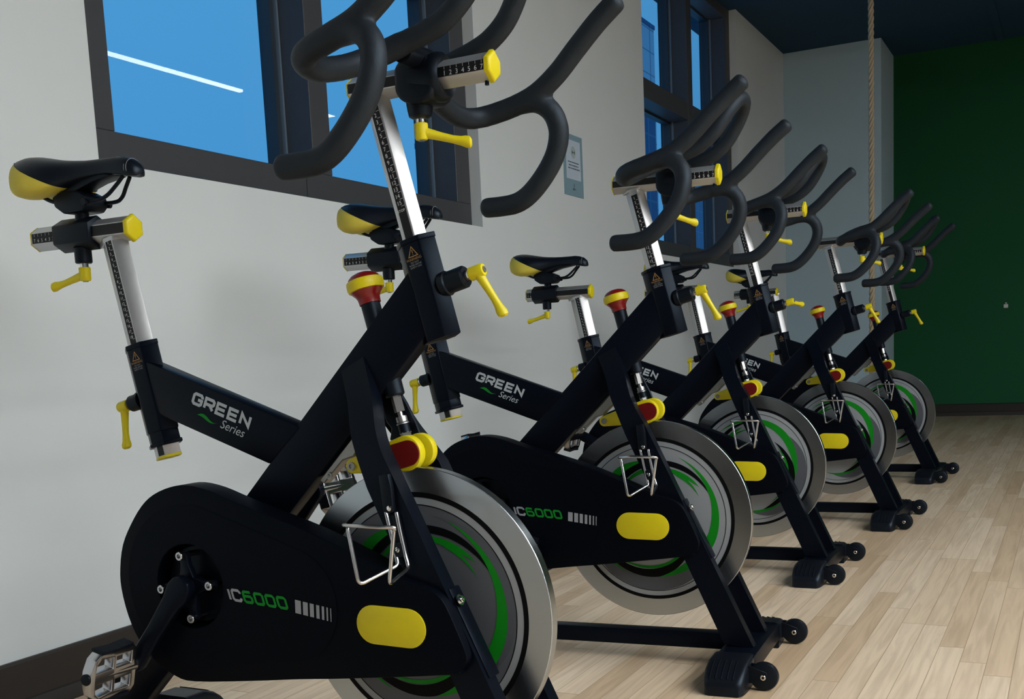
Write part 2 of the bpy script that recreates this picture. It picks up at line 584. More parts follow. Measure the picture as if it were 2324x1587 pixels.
# column beside the corner
bm = bmesh.new(); box(bm, XW, -1.372, 9.36, 10.02, 0, CEIL)
struct('wall_column', bm, M['wall_grey'], 'blue-grey boxed column in the far corner', smooth=0)
bm = bmesh.new(); box(bm, XW - 0.4, XR + 0.15, Y1, Y1 + 0.15, 0, 3.33)
struct('wall_far', bm, M['wall_green'], 'dark green far wall', smooth=0)
bm = bmesh.new(); box(bm, XR, XR + 0.15, Y0, Y1, 0, 3.33)
struct('wall_right', bm, M['wall_dim'], None, smooth=0)
bm = bmesh.new(); box(bm, XW - 0.3, XR, Y0 - 0.15, Y0, 0, CEIL)
struct('wall_back', bm, M['wall_dim'], None, smooth=0)

# baseboards
def baseboard(name, along, a0, a1, at, sgn, h):
    bm = bmesh.new()
    prof = [(0, 0), (0.024, 0), (0.024, 0.006), (0.016, 0.034), (0.012, 0.037), (0.012, h - 0.006), (0.008, h), (0, h)]
    if along == 'y': prism(bm, prof, a0, a1, lambda u, v, w: Vector((at + sgn * u, w, v)))
    else: prism(bm, prof, a0, a1, lambda u, v, w: Vector((w, at + sgn * u, v)))
    struct(name, bm, M['base'], 'dark baseboard', smooth=20)
baseboard('baseboard_left', 'y', Y0, 9.36, XW, 1, 0.125)
baseboard('baseboard_far', 'x', XW, XR, Y1, -1, 0.11)
baseboard('baseboard_column', 'x', XW + 0.024, -1.372, 9.36, -1, 0.11)

# window units ----------------------------------------------------
def glass_mat():
    m = bpy.data.materials.new('window_glass')
    m.use_nodes = True
    n, l = m.node_tree.nodes, m.node_tree.links
    n.clear()
    o = n.new('ShaderNodeOutputMaterial')
    mx = n.new('ShaderNodeMixShader')
    fr = n.new('ShaderNodeFresnel')
    ge = n.new('ShaderNodeNewGeometry')
    mr = n.new('ShaderNodeMapRange')          # same reflectance from both sides of the thin pane
    mr.inputs[3].default_value = 1.5
    mr.inputs[4].default_value = 1 / 1.5
    l.new(ge.outputs['Backfacing'], mr.inputs[0]); l.new(mr.outputs[0], fr.inputs['IOR'])
    tr = n.new('ShaderNodeBsdfTransparent'); tr.inputs[0].default_value = (0.93, 0.97, 1.0, 1)
    gl = n.new('ShaderNodeBsdfGlossy'); gl.inputs['Roughness'].default_value = 0.0
    l.new(fr.outputs[0], mx.inputs[0]); l.new(tr.outputs[0], mx.inputs[1]); l.new(gl.outputs[0], mx.inputs[2])
    l.new(mx.outputs[0], o.inputs[0])
    return m
M['glass'] = glass_mat()

def window(name, y0, y1, zs, ztop, label):
    """frame with two lights split by a deep mullion and a transom"""
    mf = M['wframe']
    bm = bmesh.new()
    jl, jr = 0.110, 0.110
    ymid = y0 + 0.946
    mw = 0.100
    sill = 0.092
    tz0, tz1 = 2.135, 2.240
    def fb(ya, yb, za, zb, xa=XG - 0.05, xb=XF): box(bm, xa, xb, ya, yb, za, zb, 0.002, 1)
    fb(y0, y1, zs, zs + sill)                    # sill rail
    fb(y0, y1, ztop - 0.07, ztop)                # head
    fb(y0, y0 + jl, zs + sill, ztop - 0.07)      # jambs
    fb(y1 - jr, y1, zs + sill, ztop - 0.07)
    fb(ymid, ymid + mw, zs + sill, ztop - 0.07)  # mullion
    for ya, yb in ((y0 + jl, ymid), (ymid + mw, y1 - jr)):
        fb(ya, yb, tz0, tz1)
    w = obj(name, finish(name, bm, mf))
    tag(w, label, None, kind='structure')
    w['category'] = 'window'
    # joint in the sill rail under the mullion
    bm = bmesh.new(); box(bm, XF - 0.0005, XF + 0.0006, ymid - 0.046, ymid - 0.044, zs, zs + sill)
    obj('frame_joint', finish('frame_joint', bm, M['scale'], 0), w)
    for ya, yb in ((y0 + jl, ymid), (ymid + mw, y1 - jr)):
        for za, zb in ((zs + sill, tz0), (tz1, ztop - 0.07)):
            s = 0.030
            bm = bmesh.new()
            box(bm, XG - 0.02, XG + 0.022, yb - s, yb, za, zb)
            box(bm, XG - 0.02, XG + 0.022, ya, ya + s * 0.5, za, zb)
            box(bm, XG - 0.02, XG + 0.016, ya + s * 0.5, yb - s, za, za + 0.012)
            box(bm, XG - 0.02, XG + 0.016, ya + s * 0.5, yb - s, zb - 0.012, zb)
            st = obj('window_sash', finish('window_sash', bm, M['wstop'], 20), w)
            bm = bmesh.new()
            box(bm, XG + 0.022, XG + 0.034, yb - 0.009, yb - 0.001, za, zb)
            obj('sash_edge', finish('sash_edge', bm, M['wedge'], 20), st)
            bm = bmesh.new()
            quad(bm, [V(XG, ya, za), V(XG, yb, za), V(XG, yb, zb), V(XG, ya, zb)])
            obj('pane', finish('pane', bm, M['glass'], 0), w)
    return w
window('window_1', WA[0], WA[1], WA[2], CEIL, 'large dark-framed window at the front of the wall')
window('window_2', WB[0], WB[1], WB[2], CEIL, 'dark-framed window further along the wall past the poster')

# ceiling light strips and added fill rows -------------------------------------------
def lamp_mat(name, s):
    m = bpy.data.materials.new(name)
    m.use_nodes = True
    n, l = m.node_tree.nodes, m.node_tree.links
    n.clear()
    o = n.new('ShaderNodeOutputMaterial')
    e = n.new('ShaderNodeEmission')
    e.inputs[0].default_value = (*LAMP['col'], 1)
    e.inputs[1].default_value = s
    l.new(e.outputs[0], o.inputs[0])
    return m
M['lamp_main'] = lamp_mat('lamp_diffuser', LAMP['main'])
M['lamp_front'] = lamp_mat('lamp_diffuser_front', LAMP['front'])
M['lamp_rest'] = lamp_mat('lamp_diffuser_far', LAMP['rest'])
M['lamp_body'] = mat('lamp_housing', (0.02, 0.02, 0.022), 0.5)
def strip_light(x, ya, yb, m, label, w=0.075):
    t = empty('ceiling_light', (x, (ya + yb) / 2, CEIL))
    L = (yb - ya) / 2
    bm = bmesh.new(); box(bm, -w / 2 - 0.012, w / 2 + 0.012, -L - 0.012, L + 0.012, -0.055, 0.0, 0.003, 1)
    obj('housing', finish('housing', bm, M['lamp_body']), t)
    bm = bmesh.new(); box(bm, -w / 2, w / 2, -L, L, -0.0605, -0.0555)
    obj('diffuser', finish('diffuser', bm, m, 0), t)
    tag(t, label, 'light', 'ceiling strip lights')
strip_light(1.42, 3.60, 7.50, M['lamp_main'], 'white ceiling light strip mirrored in the front window pane')
strip_light(1.42, -0.6, 3.50, M['lamp_front'], 'white ceiling light strip ahead of the mirrored one')  # unseen front length, made brighter to soften shadows on the wall
strip_light(1.42, 7.86, 8.72, M['lamp_main'], 'short white ceiling light strip past the mirrored one')
for x_, n_ in ((2.45, 'second'), (3.50, 'third'), (4.55, 'fourth'), (5.60, 'fifth'), (6.50, 'sixth')):  # unseen rows put in to brighten the room and blur bike shadows
    strip_light(x_, -1.9, 3.6, M['lamp_rest'], n_ + ' white ceiling light strip counting out from the window wall')

# poster ----------------------------------------------------------
M['p_border'] = mat('poster_blue_grey', (0.165, 0.28, 0.345), 0.6)
M['p_page'] = mat('poster_paper', (0.43, 0.52, 0.63), 0.6)
M['p_ink'] = mat('poster_ink', (0.10, 0.14, 0.17), 0.6)
M['p_dark'] = mat('poster_emblem_ink', (0.012, 0.03, 0.055), 0.6)
M['p_tint'] = mat('poster_ring_tint', (0.34, 0.42, 0.42), 0.6)
pt = empty('poster', (XW, 5.011, 1.4755))
PH, PWD = 0.278, 0.224
def PX(o): return lambda u, v: Vector((o, u, v))
bm = bmesh.new(); box(bm, 0.0, 0.003, -PWD / 2, PWD / 2, 0, PH)
obj('poster_sheet', finish('poster_sheet', bm, M['p_border'], 0), pt)
bm = bmesh.new(); q = PX(0.0034)
quad(bm, [q(-0.086, 0.075), q(0.084, 0.075), q(0.084, 0.252), q(-0.086, 0.252)])
obj('page', finish('page', bm, M['p_page'], 0), pt)
bm = bmesh.new(); q = PX(0.0039)
f = bm.faces.new([bm.verts.new(q(*p)) for p in circle2(0, 0.198, 0.028, 32)])
obj('emblem_disc', finish('emblem_disc', bm, M['p_tint'], 0), pt)
bm = bmesh.new(); q = PX(0.0044)
for s in (-1, 1):
    quad(bm, [q(s * 0.009, 0.190), q(s * 0.013, 0.190), q(s * 0.013, 0.206), q(s * 0.009, 0.206)])
    quad(bm, [q(s * 0.0135, 0.193), q(s * 0.0165, 0.193), q(s * 0.0165, 0.203), q(s * 0.0135, 0.203)])
quad(bm, [q(-0.009, 0.1965), q(0.009, 0.1965), q(0.009, 0.1995), q(-0.009, 0.1995)])
obj('dumbbell_emblem', finish('dumbbell_emblem', bm, M['p_dark'], 0), pt)
bm = bmesh.new()
rr = random.Random(3)
for zz, a, b in ((0.152, -0.066, 0.066), (0.138, -0.058, 0.056), (0.124, -0.066, 0.070)):
    u = a
    while u < b - 0.008:
        w_ = rr.uniform(0.012, 0.026)
        w_ = min(w_, b - u)
        h_ = rr.uniform(0.0045, 0.0062)
        quad(bm, [q(u, zz - h_ / 2), q(u + w_, zz - h_ / 2), q(u + w_, zz + h_ / 2), q(u, zz + h_ / 2)])
        u += w_ + 0.0035
obj('text_lines', finish('text_lines', bm, M['p_ink'], 0), pt)
bm = bmesh.new()
quad(bm, [q(-0.0025, 0.040), q(0.0025, 0.040), q(0.0025, 0.058), q(-0.0025, 0.058)])
for u in (-0.016, -0.008, 0.001, 0.010):
    quad(bm, [q(u, 0.028), q(u + 0.006, 0.028), q(u + 0.006, 0.035), q(u, 0.035)])
obj('footer_mark', finish('footer_mark', bm, M['p_ink'], 0), pt)
tag(pt, 'blue-grey poster with a dumbbell emblem taped to the wall between the windows', 'poster')

# climbing rope ---------------------------------------------------
M['rope'] = add_noise(mat('rope_fibre', (0.40, 0.33, 0.22), 0.85, spec=0.2), 120, 0.25, 0.6, 900)
M['rope_band'] = mat('rope_clamp_tape', (0.02, 0.025, 0.03), 0.5)
rp = empty('climbing_rope', (-1.158, 7.5, 0.22))
bm = bmesh.new()
zt = CEIL - 0.22 - 0.02
for k in range(3):
    path = [Vector((0.0092 * math.cos(2 * math.pi * (z / 0.125) + k * 2.0944), 0.0092 * math.sin(2 * math.pi * (z / 0.125) + k * 2.0944), z)) for z in [zt * i / 420 for i in range(421)]]
    sweep(bm, path, 0.0092, 8)
obj('rope_strands', finish('rope_strands', bm, M['rope'], 60), rp)
bm = bmesh.new(); cyl(bm, (0, 0, 2.790 - 0.22), (0, 0, 2.815 - 0.22), 0.021, ch=0.002)
obj('clamp_band', finish('clamp_band', bm, M['rope_band']), rp)
bm = bmesh.new(); cyl(bm, (0, 0, -0.03), (0, 0, 0.05), 0.021, ch=0.004)
obj('end_whipping', finish('end_whipping', bm, M['rope_band']), rp)
bm = bmesh.new(); cyl(bm, (0, 0, zt - 0.01), (0, 0, zt + 0.0195), 0.045, ch=0.003)
obj('ceiling_mount', finish('ceiling_mount', bm, M['rope_band']), rp)
tag(rp, 'thick tan twisted climbing rope hanging before the blue-grey column', 'rope')

# small white fixture on the green wall ---------------------------
M['plate'] = mat('white_plate', (0.75, 0.76, 0.75), 0.5)
hk = empty('wall_hook', (-0.577, Y1, 0.983))
bm = bmesh.new(); box(bm, -0.019, 0.019, -0.012, 0, -0.020, 0.014, 0.004)
obj('hook_plate', finish('hook_plate', bm, M['plate']), hk)
bm = bmesh.new(); cyl(bm, (0.001, -0.010, 0.016), (0.001, -0.010, 0.030), 0.0075, ch=0.002)
obj('hook_knob', finish('hook_knob', bm, M['plate']), hk)
tag(hk, 'tiny white hook plate on the dark green wall', 'hook')

# buildings outside ------------------------------------------------
def tower_mat(name, col, line, dy, dz):
    m = mat(name, col, 0.7, spec=0.2)
    n, l = m.node_tree.nodes, m.node_tree.links
    t = n.new('ShaderNodeTexCoord')
    sp = n.new('ShaderNodeSeparateXYZ')
    l.new(t.outputs['Object'], sp.inputs[0])
    out = None
    for ax, st, w in (('Y', dy, 0.06), ('Z', dz, 0.05)):
        d = n.new('ShaderNodeMath'); d.operation = 'DIVIDE'; d.inputs[1].default_value = st
        l.new(sp.outputs[ax], d.inputs[0])
        fr = n.new('ShaderNodeMath'); fr.operation = 'FRACT'; l.new(d.outputs[0], fr.inputs[0])
        lt = n.new('ShaderNodeMath'); lt.operation = 'LESS_THAN'; lt.inputs[1].default_value = w
        l.new(fr.outputs[0], lt.inputs[0])
        if out is None: out = lt.outputs[0]
        else:
            mxx = n.new('ShaderNodeMath'); mxx.operation = 'MAXIMUM'
            l.new(out, mxx.inputs[0]); l.new(lt.outputs[0], mxx.inputs[1]); out = mxx.outputs[0]
    mx = n.new('ShaderNodeMix'); mx.data_type = 'RGBA'
    mx.inputs[6].default_value = (*col, 1); mx.inputs[7].default_value = (*line, 1)
    l.new(out, mx.inputs[0]); l.new(mx.outputs[2], bsdf(m).inputs['Base Color'])
    return m
M['tower'] = tower_mat('tower_panels', (0.50, 0.48, 0.55), (0.22, 0.24, 0.30), 5.6, 3.4)
M['lowblock'] = tower_mat('low_block_panels', (0.13, 0.20, 0.30), (0.20, 0.27, 0.36), 6.0, 3.6)
M['block'] = tower_mat('block_panels', (0.055, 0.11, 0.21), (0.11, 0.17, 0.26), 6.0, 3.6)
def building(x, y, w, d, h, m, label):
    t = empty('building', (x, y, -8.0))
    bm = bmesh.new(); box(bm, -d / 2, d / 2, -w / 2, w / 2, 0, h + 8)
    obj('facade', finish('facade', bm, m, 0), t)
    bm = bmesh.new(); box(bm, -d / 2 - 0.15, d / 2 + 0.15, -w / 2 - 0.15, w / 2 + 0.15, h + 7.6, h + 8.2)
    obj('parapet', finish('parapet', bm, M['block'], 0), t)
    tag(t, label, 'building')
building(-66, 169.0, 15.6, 12, 50.6, M['tower'], 'slim blue-grey tower seen through the upper pane of the far window')
building(-46, 117.8, 17.2, 6, 28.0, M['block'], 'dark blue block seen at the left of the far window')
building(-62, 204.0, 22.0, 4, 31.5, M['lowblock'], 'low dark blue block in the lower right pane of the far window')
building(-63, 121.0, 18.0, 6, 24.5, M['block'], 'dark blue block just showing at the right edge of the front window')

# ================================================================== THE BIKES
_mesh = {}
def mesh(key, build, mats, smooth=35):
    if key not in _mesh:
        bm = bmesh.new()
        build(bm)
        _mesh[key] = finish(key, bm, mats, smooth)
    return _mesh[key]

AXH = Vector((-0.2425, 0, 0.9701))     # head post axis (up)
AXS = Vector((-0.2102, 0, 0.9777))     # seat post axis (up)
def on_axis(p, ax, z): return Vector((p[0], 0, p[1])) + ax * ((z - p[1]) / ax.z)
HP = (0.0155, 0.945)                   # a point on the head post axis
SP = (-0.577, 0.803)                   # a point on the seat post axis

# ---- frame
def b_main(bm):
    prism(bm, [(0.014, 0.889), (0.040, 0.789), (-0.690, 0.073), (-0.772, 0.108)], -0.0165, 0.0165, XZ, 0.004, 2)
def b_toptube(bm):
    prism(bm, [(-0.562, 0.7755), (-0.216, 0.6485), (-0.288, 0.5855), (-0.535, 0.6765)], -0.0185, 0.0185, XZ, 0.004, 2)
def b_headcollar(bm):
    hexbar(bm, on_axis(HP, AXH, 0.7795), on_axis(HP, AXH, 0.930), 0.0155, 0.019, 0.036, 0.0025)
    hexbar(bm, on_axis(HP, AXH, 0.9285), on_axis(HP, AXH, 0.9365), 0.0165, 0.020, 0.0372, 0.0015)
def b_seatcollar(bm):
    hexbar(bm, on_axis(SP, AXS, 0.643), on_axis(SP, AXS, 0.797), 0.0165, 0.0205, 0.041, 0.0025)
    hexbar(bm, on_axis(SP, AXS, 0.794), on_axis(SP, AXS, 0.803), 0.0175, 0.0215, 0.042, 0.0015)
    hexbar(bm, on_axis(SP, AXS, 0.622), on_axis(SP, AXS, 0.645), 0.0150, 0.0190, 0.0385, 0.0015)
    hexbar(bm, on_axis(SP, AXS, 0.618), on_axis(SP, AXS, 0.6245), 0.0170, 0.0215, 0.0425, 0.0015)

def tri_label(bm, p, ux, uv, s):
    """warning triangle with exclamation mark and three small lines below"""
    def t3(a, b): return p + ux * a + uv * b
    h = s
    o_ = [(-0.56 * h, 0), (0.56 * h, 0), (0, h)]
    i_ = [(-0.42 * h, 0.085 * h), (0.42 * h, 0.085 * h), (0, 0.83 * h)]
    for k in range(3):
        quad(bm, [t3(*o_[k]), t3(*o_[(k + 1) % 3]), t3(*i_[(k + 1) % 3]), t3(*i_[k])], 0)
    quad(bm, [t3(-0.03 * h, 0.30 * h), t3(0.03 * h, 0.30 * h), t3(0.05 * h, 0.62 * h), t3(-0.05 * h, 0.62 * h)], 0)
    quad(bm, [t3(-0.035 * h, 0.17 * h), t3(0.035 * h, 0.17 * h), t3(0.035 * h, 0.24 * h), t3(-0.035 * h, 0.24 * h)], 0)
    put_text(bm, 'WARNING', 0.0058, lambda a, b: t3(a, b - 0.0055), 0)
    for k, w in enumerate(('DO NOT', 'RAISE ABOVE', 'SAFETY LINE')):
        put_text(bm, w, 0.0038, lambda a, b: t3(a, b - 0.0098 - 0.0038 * k), 1)

UH = Vector((0.9701, 0, 0.2425))
US = Vector((0.9777, 0, 0.2102))
def b_headlabel(bm):
    tri_label(bm, on_axis(HP, AXH, 0.9075) + Vector((0, -0.0194, 0)), UH, AXH, 0.017)
def b_seatlabel(bm):
    tri_label(bm, on_axis(SP, AXS, 0.7735) + Vector((0, -0.0209, 0)), US, AXS, 0.017)

# fork leg: stations (outer y, inner y, rear(x,z), front(x,z)) for the near side
LEG = [(-0.0180, -0.0120, (-0.126, 0.738), (-0.081, 0.759)),
       (-0.0420, -0.0140, (-0.101, 0.690), (-0.0540, 0.698)),
       (-0.0650, -0.0360, (-0.0830, 0.644), (-0.0350, 0.647)),
       (-0.0800, -0.0500, (-0.0640, 0.606), (-0.0170, 0.614)),
       (-0.0880, -0.0580, (-0.0420, 0.556), (0.0030, 0.583)),
       (-0.0880, -0.0580, (0.0920, 0.262), (0.1370, 0.299)),
       (-0.0880, -0.0580, (0.1790, 0.068), (0.2480, 0.060))]
def b_leg(s):
    def f(bm):
        st = []
        for i in range(len(LEG) - 1):
            for k in range(4 if i < 4 else 1):
                t = k / (4 if i < 4 else 1)
                a = LEG[max(i - 1, 0)]; b = LEG[i]; c = LEG[i + 1]; d = LEG[min(i + 2, len(LEG) - 1)]
                def cm(p0, p1, p2, p3):
                    if i >= 4: return p1 + (p2 - p1) * t
                    if i == 3: p3 = p2 + (p2 - p1)
                    return 0.5 * (2 * p1 + (p2 - p0) * t + (2 * p0 - 5 * p1 + 4 * p2 - p3) * t * t + (3 * p1 - p0 - 3 * p2 + p3) * t ** 3)
                st.append((cm(a[0], b[0], c[0], d[0]), cm(a[1], b[1], c[1], d[1]),
                           tuple(cm(a[2][j], b[2][j], c[2][j], d[2][j]) for j in (0, 1)),
                           tuple(cm(a[3][j], b[3][j], c[3][j], d[3][j]) for j in (0, 1))))
        st.append(LEG[-1])
        rings = [[Vector((r[0], -s * yo, r[1])), Vector((q[0], -s * yo, q[1])), Vector((q[0], -s * yi, q[1])), Vector((r[0], -s * yi, r[1]))] for yo, yi, r, q in st]
        ring_mesh(bm, rings)
        ed = [e for e in bm.edges if len(e.link_faces) == 2 and e.calc_face_angle(0) > R(50) and e.calc_length() > 0.001]
        bevel_edges(bm, ed, 0.0025, 2)
    return f
def b_legplate(bm):     # welded plate at the front of the fork leg by the guard
    prism(bm, [(0.084, 0.400), (0.0915, 0.402), (0.1400, 0.3000), (0.1560, 0.2660), (0.1480, 0.2640), (0.1300, 0.3000)], -0.0800, -0.0480, XZ, 0.0025, 2)
def bolt(bm, p, d, r, h, mi=0):
    p, d = Vector(p), Vector(d).normalized()
    lathe(bm, p, d, [(0, r * 1.5), (0.0012, r * 1.5), (0.0013, r), (h * 0.8, r), (h, r * 0.8), (h, r * 0.45), (h * 0.6, r * 0.45), (h * 0.6, 0)], 16, mi)

def b_stab(bm):         # front cross channel
    prism(bm, [(0.176, 0.020), (0.262, 0.020), (0.262, 0.062), (0.176, 0.062)], -0.16, 0.16, XZ, 0.003, 2)
    for s in (-1, 1):
        bolt(bm, (0.243, s * 0.0715, 0.061), (0.3, 0, 1), 0.005, 0.005)
def foot(s, x0, x1, z1):
    def f(bm):
        e = 0.125
        rings = []
        prof = [(0.0, 1.0, 1.0), (0.055, 1.0, 0.98), (0.085, 0.98, 0.86), (0.105, 0.94, 0.70), (0.120, 0.86, 0.52), (e, 0.74, 0.36)]
        xc, hx = (x0 + x1) / 2, (x1 - x0) / 2
        for yy, kx, kz in prof:
            pts = []
            n = 7
            rad = 0.012
            w, zt = hx * kx, z1 * kz
            for cx_, cz_, a0 in ((w - rad, zt - rad, 0), (-w + rad, zt - rad, 90)):
                for k in range(n):
                    a = R(a0 + 90 * k / (n - 1))
                    pts.append((cx_ + rad * math.cos(a), cz_ + rad * math.sin(a)))
            pts += [(-w, 0.002), (-w + 0.004, 0.0), (w - 0.004, 0.0), (w, 0.002)]
            rings.append([Vector((xc + a, s * (0.148 + yy), b)) for a, b in pts])
        ring_mesh(bm, rings)
        # grip ridges over the shoulder of the foot
        for k in range(5):
            x = xc + hx * (-0.62 + 0.27 * k)
            path = [Vector((x, s * (0.148 + yy), z1 * kz + 0.0004)) for yy, _, kz in ((0.06, 0, 0.975), (0.085, 0, 0.86), (0.105, 0, 0.70), (0.118, 0, 0.56))]
            sweep(bm, spline(path, 4), 0.0013, 6)
    return f
def b_wheel(s):
    def f(bm):
        prof = [(-0.011, 0.006), (-0.011, 0.024), (-0.0085, 0.030), (-0.004, 0.0318), (0.004, 0.0318), (0.0085, 0.030), (0.011, 0.024), (0.011, 0.006)]
        lathe(bm, (0.292, s * 0.204, 0.0322), (0, 1, 0), prof, 36)
    return f
def b_axle(s):
    def f(bm):
        bolt(bm, (0.292, s * 0.204 - 0.0112, 0.0322), (0, -1, 0), 0.0066, 0.0050)
    return f
def b_wbracket(s):
    def f(bm):
        for y in (-0.0155, 0.0125):
            prism(bm, [(0.240, 0.016), (0.240, 0.056), (0.268, 0.056), (0.300, 0.044), (0.303, 0.028), (0.292, 0.020), (0.262, 0.018)],
                  s * 0.204 + y, s * 0.204 + y + 0.003, XZ, 0.0008, 1)
    return f
def b_rail(bm): box(bm, -0.70, 0.178, -0.020, 0.020, 0.035, 0.074, 0.003)
def b_rearstab(bm): box(bm, -0.772, -0.692, -0.16, 0.16, 0.022, 0.077, 0.003)

# ---- chain guard
CR = (-0.408, 0.385)
GUARD = [(-0.571, 0.410), (-0.573, 0.372), (-0.562, 0.322), (-0.541, 0.279), (-0.508, 0.245), (-0.461, 0.2205), (-0.417, 0.2150),
         (-0.300, 0.2265), (-0.188, 0.2400), (-0.092, 0.2500), (0.098, 0.2730), (0.117, 0.2800), (0.128, 0.2930), (0.129, 0.310),
         (0.116, 0.343), (0.102, 0.374), (0.092, 0.390), (0.078, 0.401), (0.056, 0.410), (0.030, 0.4165), (0.0, 0.4270), (-0.055, 0.4500),
         (-0.144, 0.4850), (-0.254, 0.5190), (-0.302, 0.5340), (-0.353, 0.5510), (-0.398, 0.5590), (-0.436, 0.5555), (-0.476, 0.5420), (-0.506, 0.5215), (-0.535, 0.4890), (-0.559, 0.4520)]
def smooth_loop(pts, per=4):
    n = len(pts)
    out = []
    for i in range(n):
        a, b, c, d = (Vector(pts[(i + k) % n]) for k in (-1, 0, 1, 2))
        for k in range(per):
            t = k / per
            p = 0.5 * ((2 * b) + (c - a) * t + (2 * a - 5 * b + 4 * c - d) * t * t + (3 * b - a - 3 * c + d) * t ** 3)
            out.append((p.x, p.y))
    return out
GUARD = smooth_loop(GUARD, 3)
def b_guard(bm):
    hole = list(reversed(circle2(CR[0], CR[1], 0.0735, 48)))
    e0 = set(bm.edges)
    prism(bm, GUARD, -0.105, -0.058, XZ, 0, holes=[hole])
    ed = []
    for e in bm.edges:
        if len(e.link_faces) != 2 or e.calc_face_angle(0) < R(40): continue
        m = (e.verts[0].co + e.verts[1].co) / 2
        if m.y < -0.1 and math.hypot(m.x - CR[0], m.z - CR[1]) > 0.09: ed.append(e)
    bevel_edges(bm, ed, 0.007, 3)
    # low raised panel that follows the outline, with the crank opening
    prism(bm, hull_circles((-0.408, 0.385), 0.142, (-0.196, 0.366), 0.094), -0.1062, -0.1045, XZ, 0, holes=[list(reversed(circle2(CR[0], CR[1], 0.0745, 48)))])
    # closing plate behind the opening
    f = bm.faces.new([bm.verts.new(XZ(a, b, -0.066)) for a, b in circle2(CR[0], CR[1], 0.0735, 48)])
def b_accent(bm): prism(bm, stadium(-0.001, 0.3425, 0.127, 0.0625, -1.5), -0.1085, -0.1050, XZ, 0.0012, 2)
def b_model(bm):        # model lettering and bars, letters leaning back
    base = Vector((-0.3205, -0.1068, 0.3650))
    a = R(-4.2)
    def t3(u, v):
        u2 = u - 0.36 * v
        return base + Vector((u2 * math.cos(a) - v * math.sin(a), 0, u2 * math.sin(a) + v * math.cos(a)))
    stroke_text(bm, 'IC6000', 0.0215, 0.0212, 0.0046, 0.0026, t3, lambda i, c: 0 if i < 2 else 1)
def b_bars(bm):
    base = Vector((-0.1850, -0.1068, 0.3525))
    a = R(-8.2)
    def t3(u, v):
        u2 = u - 0.10 * v
        return base + Vector((u2 * math.cos(a) - v * math.sin(a), 0, u2 * math.sin(a) + v * math.cos(a)))
    u = 0.0
    for w in (0.0118, 0.0098, 0.0080, 0.0065, 0.0046, 0.0030, 0.0018):
        quad(bm, [t3(u, 0), t3(u + w, 0), t3(u + w, 0.0220), t3(u, 0.0220)])
        u += w + 0.0040 + 0.0006 * (w < 0.009)
def b_brand(bm):
    base = Vector((-0.4520, -0.0192, 0.6935))
    a = R(-20.3)
    def t3(u, v):
        u2 = u + 0.10 * v
        return base + Vector((u2 * math.cos(a) - v * math.sin(a), 0, u2 * math.sin(a) + v * math.cos(a)))
    stroke_text(bm, 'GREEN', 0.0235, 0.0248, 0.0056, 0.0026, t3)
    put_text(bm, 'Series', 0.0225, lambda x, y: t3(x + 0.101, y - 0.0190), 0, shear=0.22)
def b_leaf(bm):
    a0, a1 = Vector((-0.4400, 0.6735)), Vector((-0.3945, 0.6575))
    d = (a1 - a0)
    n = Vector((-d.y, d.x)).normalized()
    up, lo = [], []
    for k in range(15):
        t = k / 14
        s = math.sin(math.pi * t)
        wv = 0.0042 * math.sin(2 * math.pi * t)
        up.append(a0 + d * t + n * (0.0028 * s ** 1.2 + wv * 0.9))
        lo.append(a0 + d * t + n * (-0.0034 * s ** 1.2 + wv * 0.5))
    for k in range(14):
        pts = [up[k], up[k + 1], lo[k + 1], lo[k]]
        quad(bm, [Vector((p.x, -0.0192, p.y)) for p in pts])

# ---- flywheel (own origin at the axle)
def b_rim(bm):
    prof = [(-0.0205, 0.1950), (-0.0205, 0.2341), (-0.0196, 0.2350), (-0.0024, 0.2350), (-0.0015, 0.2341), (-0.0015, 0.1950)]
    lathe(bm, (0, 0, 0), (0, 1, 0), prof, 128, closed=True)
def b_disc(bm):
    lathe(bm, (0, 0, 0), (0, 1, 0), [(-0.0198, 0.001), (-0.0198, 0.1955), (-0.0025, 0.1955), (-0.0025, 0.001)], 96)
def swoosh(bm, pts_out, pts_in, y, mi):
    """area between two (angle, radius) curves"""
    def samp(c, t):
        k = t * (len(c) - 1)
        i = min(int(k), len(c) - 2)
        f = k - i
        p0, p1, p2, p3 = c[max(i - 1, 0)], c[i], c[i + 1], c[min(i + 2, len(c) - 1)]
        return tuple(0.5 * (2 * b + (cc - a) * f + (2 * a - 5 * b + 4 * cc - d) * f * f + (3 * b - a - 3 * cc + d) * f ** 3) for a, b, cc, d in zip(p0, p1, p2, p3))
    N = 48
    A = [samp(pts_out, k / N) for k in range(N + 1)]
    B = [samp(pts_in, k / N) for k in range(N + 1)]
    P = lambda q: Vector((q[1] * math.cos(R(q[0])), y, q[1] * math.sin(R(q[0]))))
    for k in range(N):
        quad(bm, [P(A[k]), P(A[k + 1]), P(B[k + 1]), P(B[k])], mi)
def annulus(bm, r0, r1, y, mi, n=128):
    for k in range(n):
        a, b = 2 * math.pi * k / n, 2 * math.pi * (k + 1) / n
        quad(bm, [Vector((r * math.cos(t), y, r * math.sin(t))) for r, t in ((r0, a), (r0, b), (r1, b), (r1, a))], mi)
def disc_at(bm, cx, cz, r, y, mi, n=96):
    f = bm.faces.new([bm.verts.new((cx + r * math.cos(2 * math.pi * k / n), y, cz + r * math.sin(2 * math.pi * k / n))) for k in range(n)])
    f.material_index = mi
